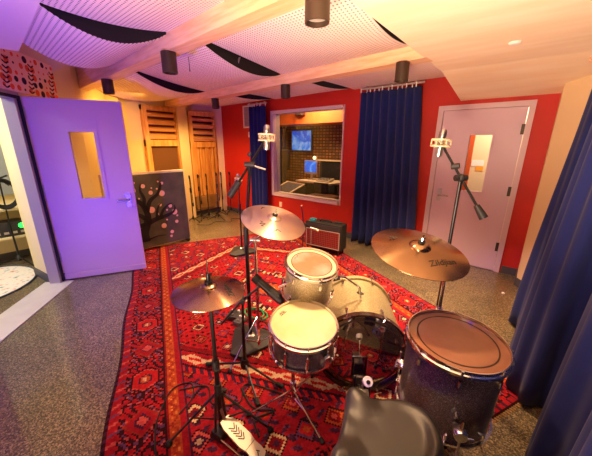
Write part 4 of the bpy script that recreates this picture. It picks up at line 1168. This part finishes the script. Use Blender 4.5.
t = thing('amp_microphone_stand', 'small black stand with a microphone leaning at the guitar amplifier', 'microphone stand', (-2.54, 3.3, .012))
obj('base', B().lathe([(0, 0), (.09, 0), (.085, .02), (.02, .03), (0, .03)], 24), X['castiron'], t)
obj('pole', B().path([(0, 0, .02), (0.01, 0, .5), (-.03, .0, .76)], .0085, 8), X['black'], t)
obj('clutch', B().ball((.01, 0, .5), .018, 10), X['graphite'], t)
obj('boom_arm', B().path([(.01, 0, .5), (.09, .06, .44), (.12, .1, .43)], .007, 8), X['black'], t)
obj('microphone_body', B().tube((.1, .05, .44), (.2, .13, .39), .017, .024, 14), X['micbody'], t)
obj('tip', B().ball((-.03, 0, .765), .012, 10), X['blossom'], t)

# ------------------------------------------------------------------ floor bits beside the boom stand
b = B()
for k in range(4):
    b.path([( .11*cos(a)+.02*sin(k*2.), .075*sin(a)+.02*cos(k), .012+k*.011+.004*sin(3*a+k)) for a in [2*pi*i/28 for i in range(28)]], .006, 6, True)
o = tag(obj('coiled_cable', b, X['greencable'], None), 'green coiled cable on the rug behind the boom stand', 'cable'); o.location = (-1.87, 1.68, .012)
def pedal(label, x, y, rz, sx_, sy_, m):
    t = thing('effects_pedal', label, 'pedal', (x, y, .012), rz)
    obj('case', B().box((sx_, sy_, .045), (0, 0, .023), bev=.006), X[m], t)
    for k in (-1, 1): obj('knob', B().tube((k*sx_*.25, sy_*.28, .045), (k*sx_*.25, sy_*.28, .06), .011, seg=12), X['white'], t)
    obj('switch', B().tube((0, -sy_*.25, .045), (0, -sy_*.25, .058), .012, seg=12), X['steel'], t)
pedal('dark effects pedal on the rug beside the green cable', -2.02, 1.53, .5, .12, .14, 'graphite')
pedal('purple-grey effects pedal on the rug next to the dark pedal', -1.9, 1.5, .2, .08, .12, 'baseboard')
cable('black cable looping on the rug by the hi-hat stand', [(-1.62, .72, .012), (-1.5, .86), (-1.35, .8), (-1.22, .92), (-1.3, 1.05), (-1.05, 1.15)], .005)
cable('black cable lying near the left rug edge by the hi-hat', [(-1.45, .62, .012), (-1.5, .75), (-1.62, .8), (-1.66, .68), (-1.5, .5), (-1.3, .4)], .005)
cable('black cable on the rug between snare stand and microphone stand', [(-1.3, 1.0, .012), (-1.12, .95), (-1.0, 1.02), (-1.05, .9), (-.95, .84)], .006)
tag(obj('paper_scrap', B().ball((0, 0, .012), .014, 8, (1.2, .9, .8)), X['paper'], None), 'small white paper scrap on the floor before the right door', 'paper').location = (.01, 3.83, 0)

# ------------------------------------------------------------------ hall seen through the open doorway
struct('wall_hall', B().bb((-5.95, -2.5, 0), (-5.75, 2.2, 2.72)), X['hall_cream'])
struct('wall_hall_side', B().prism([(-4.345, .565), (-4.78, .50), (-5.74, .98), (-5.74, 2.0), (-4.9, 1.35)], 0, 2.72), X['hall_cream'])
struct('wall_hall_end', B().bb((-5.95, -2.7, 0), (-2.2, -2.5, 2.72)), X['hall_cream'])
struct('baseboard_hall', B().bb((-5.75, -2.5, 0), (-5.735, .99, .11)).prism([(-4.345, .55), (-4.79, .485), (-4.78, .50), (-4.345, .565)], 0, .11), X['baseboard'])
tag(obj('grey_acoustic_panel', B().bb((-5.75, -.3, .95), (-5.69, .83, 2.3), .01), X['greypanel'], None), 'grey fabric acoustic panel on the hall wall behind the doorway', 'acoustic panel')
t = thing('wall_shelf', 'cream shelf on the hall wall carrying black rack gear', 'shelf', (-5.75, .2, .4))
obj('shelf_board', B().bb((0, -.9, -.03), (.3, .6, 0)), X['hall_cream'], t, False); obj('upper_board', B().bb((0, -.9, .36), (.28, .6, .39)), X['hall_cream'], t, False)
t = thing('rack_unit', 'black rack unit with a green glowing light on the hall shelf', 'audio gear', (-5.62, .3, .4))
obj('case', B().bb((-.12, -.75, 0), (.14, .4, .2), .005), X['graphite'], t)
obj('indicator_light', B().tube((.14, .26, .14), (.155, .26, .14), .035, seg=18), X['ledgreen'], t)
for k in range(12): obj('button', B().bb((.14, -.7+k*.085, .04), (.15, -.65+k*.085, .07)), X['silvertrim'], t, False)
HM = V((-5.42, .44, .008))
t = thing('hall_microphone_stand', 'black microphone stand with a hanging coil of cable in the hall', 'microphone stand', HM)
obj('pole', B().tube((0, 0, .05), (0, 0, .6), .012).tube((0, 0, .6), (-.0, .02, 1.2), .009), X['black'], t)
obj('hub', B().lathe([(0, .05), (.04, .05), (.045, .09), (.02, .13), (0, .13)], 14), X['black'], t)
for a in (.3, 2.5, -1.6): obj('leg', B().path([(0, 0, .1), (.33*cos(a), .33*sin(a), .012)], .009, 6), X['black'], t)
obj('clutch', B().ball((0, .02, 1.2), .03, 10).tube((0, .02, 1.2), (.05, .1, 1.24), .012, seg=8), X['black'], t)
obj('boom_arm', B().path([(0, .1, 1.1), (0, .02, 1.2), (0, -.25, 1.52)], .009, 6), X['black'], t)
b = B()
for k in range(5): b.path([(.02+.012*k, .02+(.13+.012*(k % 3))*cos(a), 1.0+(.16+.01*k)*sin(a)) for a in [2*pi*i/26 for i in range(26)]], .009, 6, True)
tag(obj('coiled_cable', b, X['rubber'], None), 'black cable coil hung on the hall microphone stand', 'cable').location = HM
# small pale oval rug in the hall
m = mat('pale_floral_rug', (216, 208, 200), .95, bump=.3, bscale=160); N, L, P = nodes_of(m)
tc = N.new('ShaderNodeTexCoord'); n = N.new('ShaderNodeTexNoise'); n.inputs['Scale'].default_value = 13; n.inputs['Detail'].default_value = 3; L(tc.outputs['Object'], n.inputs['Vector'])
r = N.new('ShaderNodeValToRGB'); e = r.color_ramp.elements; e[0].position = .3; e[0].color = (*lin((120, 150, 160)), 1); e[1].position = .7; e[1].color = (*lin((200, 130, 110)), 1)
for p_, c_ in ((.42, (222, 216, 206)), (.58, (226, 218, 208))): k = e.new(p_); k.color = (*lin(c_), 1)
L(n.outputs['Fac'], r.inputs['Fac']); L(r.outputs['Color'], P.inputs['Base Color'])
t = thing('oval_rug', 'pale floral oval rug with dark edge on the hall floor', 'rug', (-4.9, -.04, 0), R(-20))
b = B(); b.prism([(.62*cos(a)*(1), .55*sin(a)) for a in [2*pi*k/48 for k in range(48)]], .0, .012); obj('pile', b, m, t, False)
obj('bound_edge', B().path([(.62*cos(a), .55*sin(a), .008) for a in [2*pi*k/48 for k in range(48)]], .012, 6, True), mat('navy_binding', (60, 70, 88), .9), t)

# ------------------------------------------------------------------ room beyond the right lilac door
struct('wall_passage', B().bb((-1.6, 6.0, 0), (1.2, 6.1, 2.72)), X['creamring'])
def poster(label, x0, x1, z0, z1, m): return tag(obj('notice_sheet', B().bb((x0, 5.99, z0), (x1, 6.0, z1)), X[m], None), label, 'notice')
xs0, _ = (-1.054, 1.312); xs1, _ = (-0.856, 1.322)
struct('trim_11', B().bb((xs0, 5.96, 0), (xs1, 6.0, 2.72)), mat('orange_jamb', (196, 84, 34), .6))
x0, z1 = (-0.846, 1.409); x1, z0 = (-0.663, 1.306); poster('white notice seen through the right door glass', x0, x1, z0, z1, 'paper')
x0, z1 = (-0.769, 1.309); x1, z0 = (-0.658, 1.229); 
o = poster('orange notice seen through the right door glass', x0, x1, z0-.0, z1, 'orangepaper'); 

# ------------------------------------------------------------------ control room behind the window
struct('wall_control_back', B().bb((-9, 7.0, 0), (-1.6, 7.1, 3.0)), X['diffuser'])
struct('wall_control_left', B().bb((-7.6, YR+.2, 0), (-7.5, 7.0, 3.0)), mat('control_room_blue', (40, 40, 62), .8))
struct('wall_control_right', B().bb((-1.75, YR+.2, 0), (-1.6, 7.0, 3.0)), X['rackbrown'])
struct('ceiling_control', B().bb((-9, YR+.2, 2.72), (-1.6, 7.1, 2.82)), X['ceiling_white'])
struct('trim_12', B().bb((-7.5, 6.1, 2.16), (-1.75, 6.98, 2.72)), mat('control_orange_band', (200, 96, 40), .6))  # plain orange band under the control room ceiling
t = thing('wall_screen', 'large wall screen glowing blue behind the window', 'screen', (-5.42, 6.93, 1.76), R(-6))
obj('bezel', B().bb((-.41, -.02, -.30), (.41, .05, .30), .006), X['black'], t); obj('display', B().bb((-.385, -.026, -.275), (.385, -.02, .275)), X['screen'], t, False)
t = thing('control_desk', 'pale topped control room desk seen through the window', 'desk', (-4.15, 6.15, 0))
obj('desktop', B().prism([(-.62, -.3), (.5, -.35), (.6, -.1), (.6, .35), (-.5, .35)], .72, .76), X['deskwood'], t, False)
for x_ in (-.5, .45): obj('leg', B().bb((x_-.04, -.02, 0), (x_+.04, .3, .72)), X['graphite'], t, False)
t = thing('desktop_computer', 'desktop computer with blue screen on the control desk', 'computer', (-4.47, 6.1, .76))
obj('stand', B().bb((-.08, .0, 0), (.08, .12, .012)).bb((-.03, .05, 0), (.03, .07, .24)), X['silvertrim'], t, False)
obj('casing', B().bb((-.2, .0, .15), (.2, .03, .5), .005), X['silvertrim'], t); obj('display', B().bb((-.185, -.006, .2), (.185, 0, .485)), X['screen'], t, False)
t = thing('mixing_desk', 'small white and black mixer on the control desk right of the computer', 'audio gear', (-3.95, 6.02, .76))
obj('body', B().box((.36, .26, .05), (0, 0, .035), (R(12), 0, 0)), X['silvertrim'], t, False)
for i in range(7):
    for j in range(3): obj('fader', B().box((.02, .02, .02), (-.14+i*.045, -.08+j*.07, .058+.015*j), (R(12), 0, 0)), X['black'], t, False)
t = thing('slanted_console', 'slanted grey console with pale rim behind the lower left of the window', 'console', (-4.62, 5.3, 0), R(-14))
for x_ in (-.3, .25): obj('leg', B().bb((x_-.05, -.1, 0), (x_+.05, .2, .5)), X['graphite'], t, False)
pf = [(-.28, .5), (.3, .72), (.36, .66), (.36, .45), (-.28, .42)]
b = B(); A_ = [b.bm.verts.new((-.36, y, z)) for y, z in pf]; C_ = [b.bm.verts.new((.34, y, z)) for y, z in pf]
for i in range(5): b.bm.faces.new((A_[i], A_[(i+1) % 5], C_[(i+1) % 5], C_[i]))
b.bm.faces.new(A_[::-1]); b.bm.faces.new(C_); obj('body', b, X['baseboard'], t, False)
b = B().path([(-.36, -.28, .5), (-.36, .3, .72), (.34, .3, .72), (.34, -.28, .5)], .018, 6); obj('rim', b, X['creamring'], t)
t = thing('studio_monitor', 'tall black loudspeaker on stand at the left side of the control room', 'loudspeaker', (-5.62, 6.25, 0))
obj('cabinet', B().bb((-.16, -.15, .95), (.16, .17, 1.5), .008), X['black'], t)
for z_, r_ in ((1.12, .1), (1.36, .045)): obj('driver', B().lathe([(0, -.01), (r_*.5, -.012), (r_, .0), (r_+.012, .004)], 24, M.Translation((0, -.152, z_)) @ M.Rotation(R(90), 4, 'X')), X['graphite'], t)
obj('stand', B().bb((-.06, -.05, 0), (.06, .06, .95)).bb((-.18, -.18, 0), (.18, .18, .03)), X['graphite'], t, False)
t = thing('low_partition', 'dark partition with a pale top ledge behind the control desk', 'partition', (-4.05, 6.75, 0))
obj('board', B().bb((-.55, -.03, 0), (.5, .05, 1.22)), X['blackfelt'], t, False); obj('top_ledge', B().bb((-.68, -.06, 1.22), (.55, .08, 1.25)), X['creamring'], t, False)
t = thing('equipment_rack', 'brown equipment rack below the control room window edge', 'rack', (-3.55, 5.35, 0))
obj('case', B().bb((-.35, -.22, 0), (.35, .22, .55), .006), X['rackbrown'], t)
for z_ in (.06, .22, .38): obj('unit', B().bb((-.31, -.235, z_), (.31, -.215, z_+.13)), X['graphite'], t, False)
tag(obj('wall_lamp', B().ball((-4.95, 6.94, 1.28), .05, 12), emission('warm_bulb', (255, 214, 150), 4.), None), 'small glowing lamp on the block wall below the screen', 'lamp')
t = thing('ceiling_downlight', 'square ceiling fixture seen through top of window', 'lamp', (-4.75, 6.0, 2.5))
obj('housing', B().bb((-.09, -.09, -.15), (.09, .09, .22)), X['bronze_dark'], t, False)
drape('navy_curtain', 'dark blue curtain inside the control room at the left of the window', pleats(-6.6, -5.72, 6.6, .04, 12), pleats(-6.6, -5.72, 6.6, .03, 12), .03, 2.12, 'navy curtains', 4, 6)
t = thing('office_chair', 'black chair tucked under the control desk', 'chair', (-3.75, 5.75, 0))
obj('seat', B().bb((-.22, -.2, .42), (.22, .22, .49), .02), X['blackfelt'], t); obj('backrest', B().bb((-.2, -.24, .5), (.2, -.19, .8), .02), X['blackfelt'], t)
obj('column', B().tube((0, 0, .08), (0, 0, .43), .025), X['black'], t)
for k in range(5): a = 2*pi*k/5; obj('leg', B().path([(0, 0, .09), (.26*cos(a), .26*sin(a), .03)], .016, 6), X['black'], t)

# ------------------------------------------------------------------ LIGHT
WARM = (255, 205, 150)
for k, (x, y, l) in enumerate(SPOTS):
    lamp('spot_lamp', 'SPOT', (x, y, 2.24), (190, 95, 130, 290, 360, 760)[k], WARM, (x, y, 0), .05, 100, .8)
# added warm fill near the ceiling behind the viewer, no fixture there
lamp('rear_fill', 'AREA', (-.5, -.9, 2.36), 4, (255, 214, 170), (-1.3, 1.6, .4), 1.2)
lamp('ceiling_fill', 'AREA', (-.45, -.8, .3), 62, (255, 212, 186), (-.55, 1.5, 2.7), 1.0, spread=84)  # upward fill added to brighten the ceiling, has no fixture
lamp('corner_fill', 'SPOT', (-4.75, 2.25, 2.33), 90, (255, 186, 84), (-5.9, 1.85, 1.3), .06, 130, .8)  # added to brighten the corner behind the open door, no fixture
lamp('back_corner_fill', 'SPOT', (-4.9, 3.0, 2.3), 210, (255, 196, 110), (-5.4, 3.4, .3), .1, 130, .8)  # added spot that lifts the floor at the far back corner, no fixture
lamp('soffit_fill', 'SPOT', (-.2, -.35, 1.1), 330, (255, 222, 176), (-.3, 1.6, 2.4), .15, 88, .8)  # unseen spot added behind the viewer to brighten the soffit
lamp('stage_violet', 'SPOT', (-1.75, -.75, .35), 300, (84, 56, 255), (-3.6, .9, 1.85), .04, 105, .8)
lamp('stage_blue', 'SPOT', (-.9, -1.0, 1.2), 110, (96, 60, 255), (-.42, 1.3, .5), .06, 20, .5)
lamp('hall_lamp', 'AREA', (-4.7, -.8, 2.6), 70, (255, 250, 235), (-5.0, -.2, 0), .8)
lamp('control_lamp', 'AREA', (-4.2, 5.6, 2.65), 120, (255, 200, 140), (-4.3, 6.2, 0), .8)
lamp('passage_lamp', 'POINT', (-.2, 5.4, 2.3), 110, (255, 240, 215), None, .15)
wd = bpy.data.worlds.new('world'); S.world = wd; wd.use_nodes = True
wd.node_tree.nodes['Background'].inputs['Color'].default_value = (.5, .42, .4, 1); wd.node_tree.nodes['Background'].inputs['Strength'].default_value = .25
vs = S.view_settings; vs.view_transform = 'Standard'; vs.look = 'None'; vs.exposure = 0; vs.gamma = 1; vs.use_curve_mapping = False
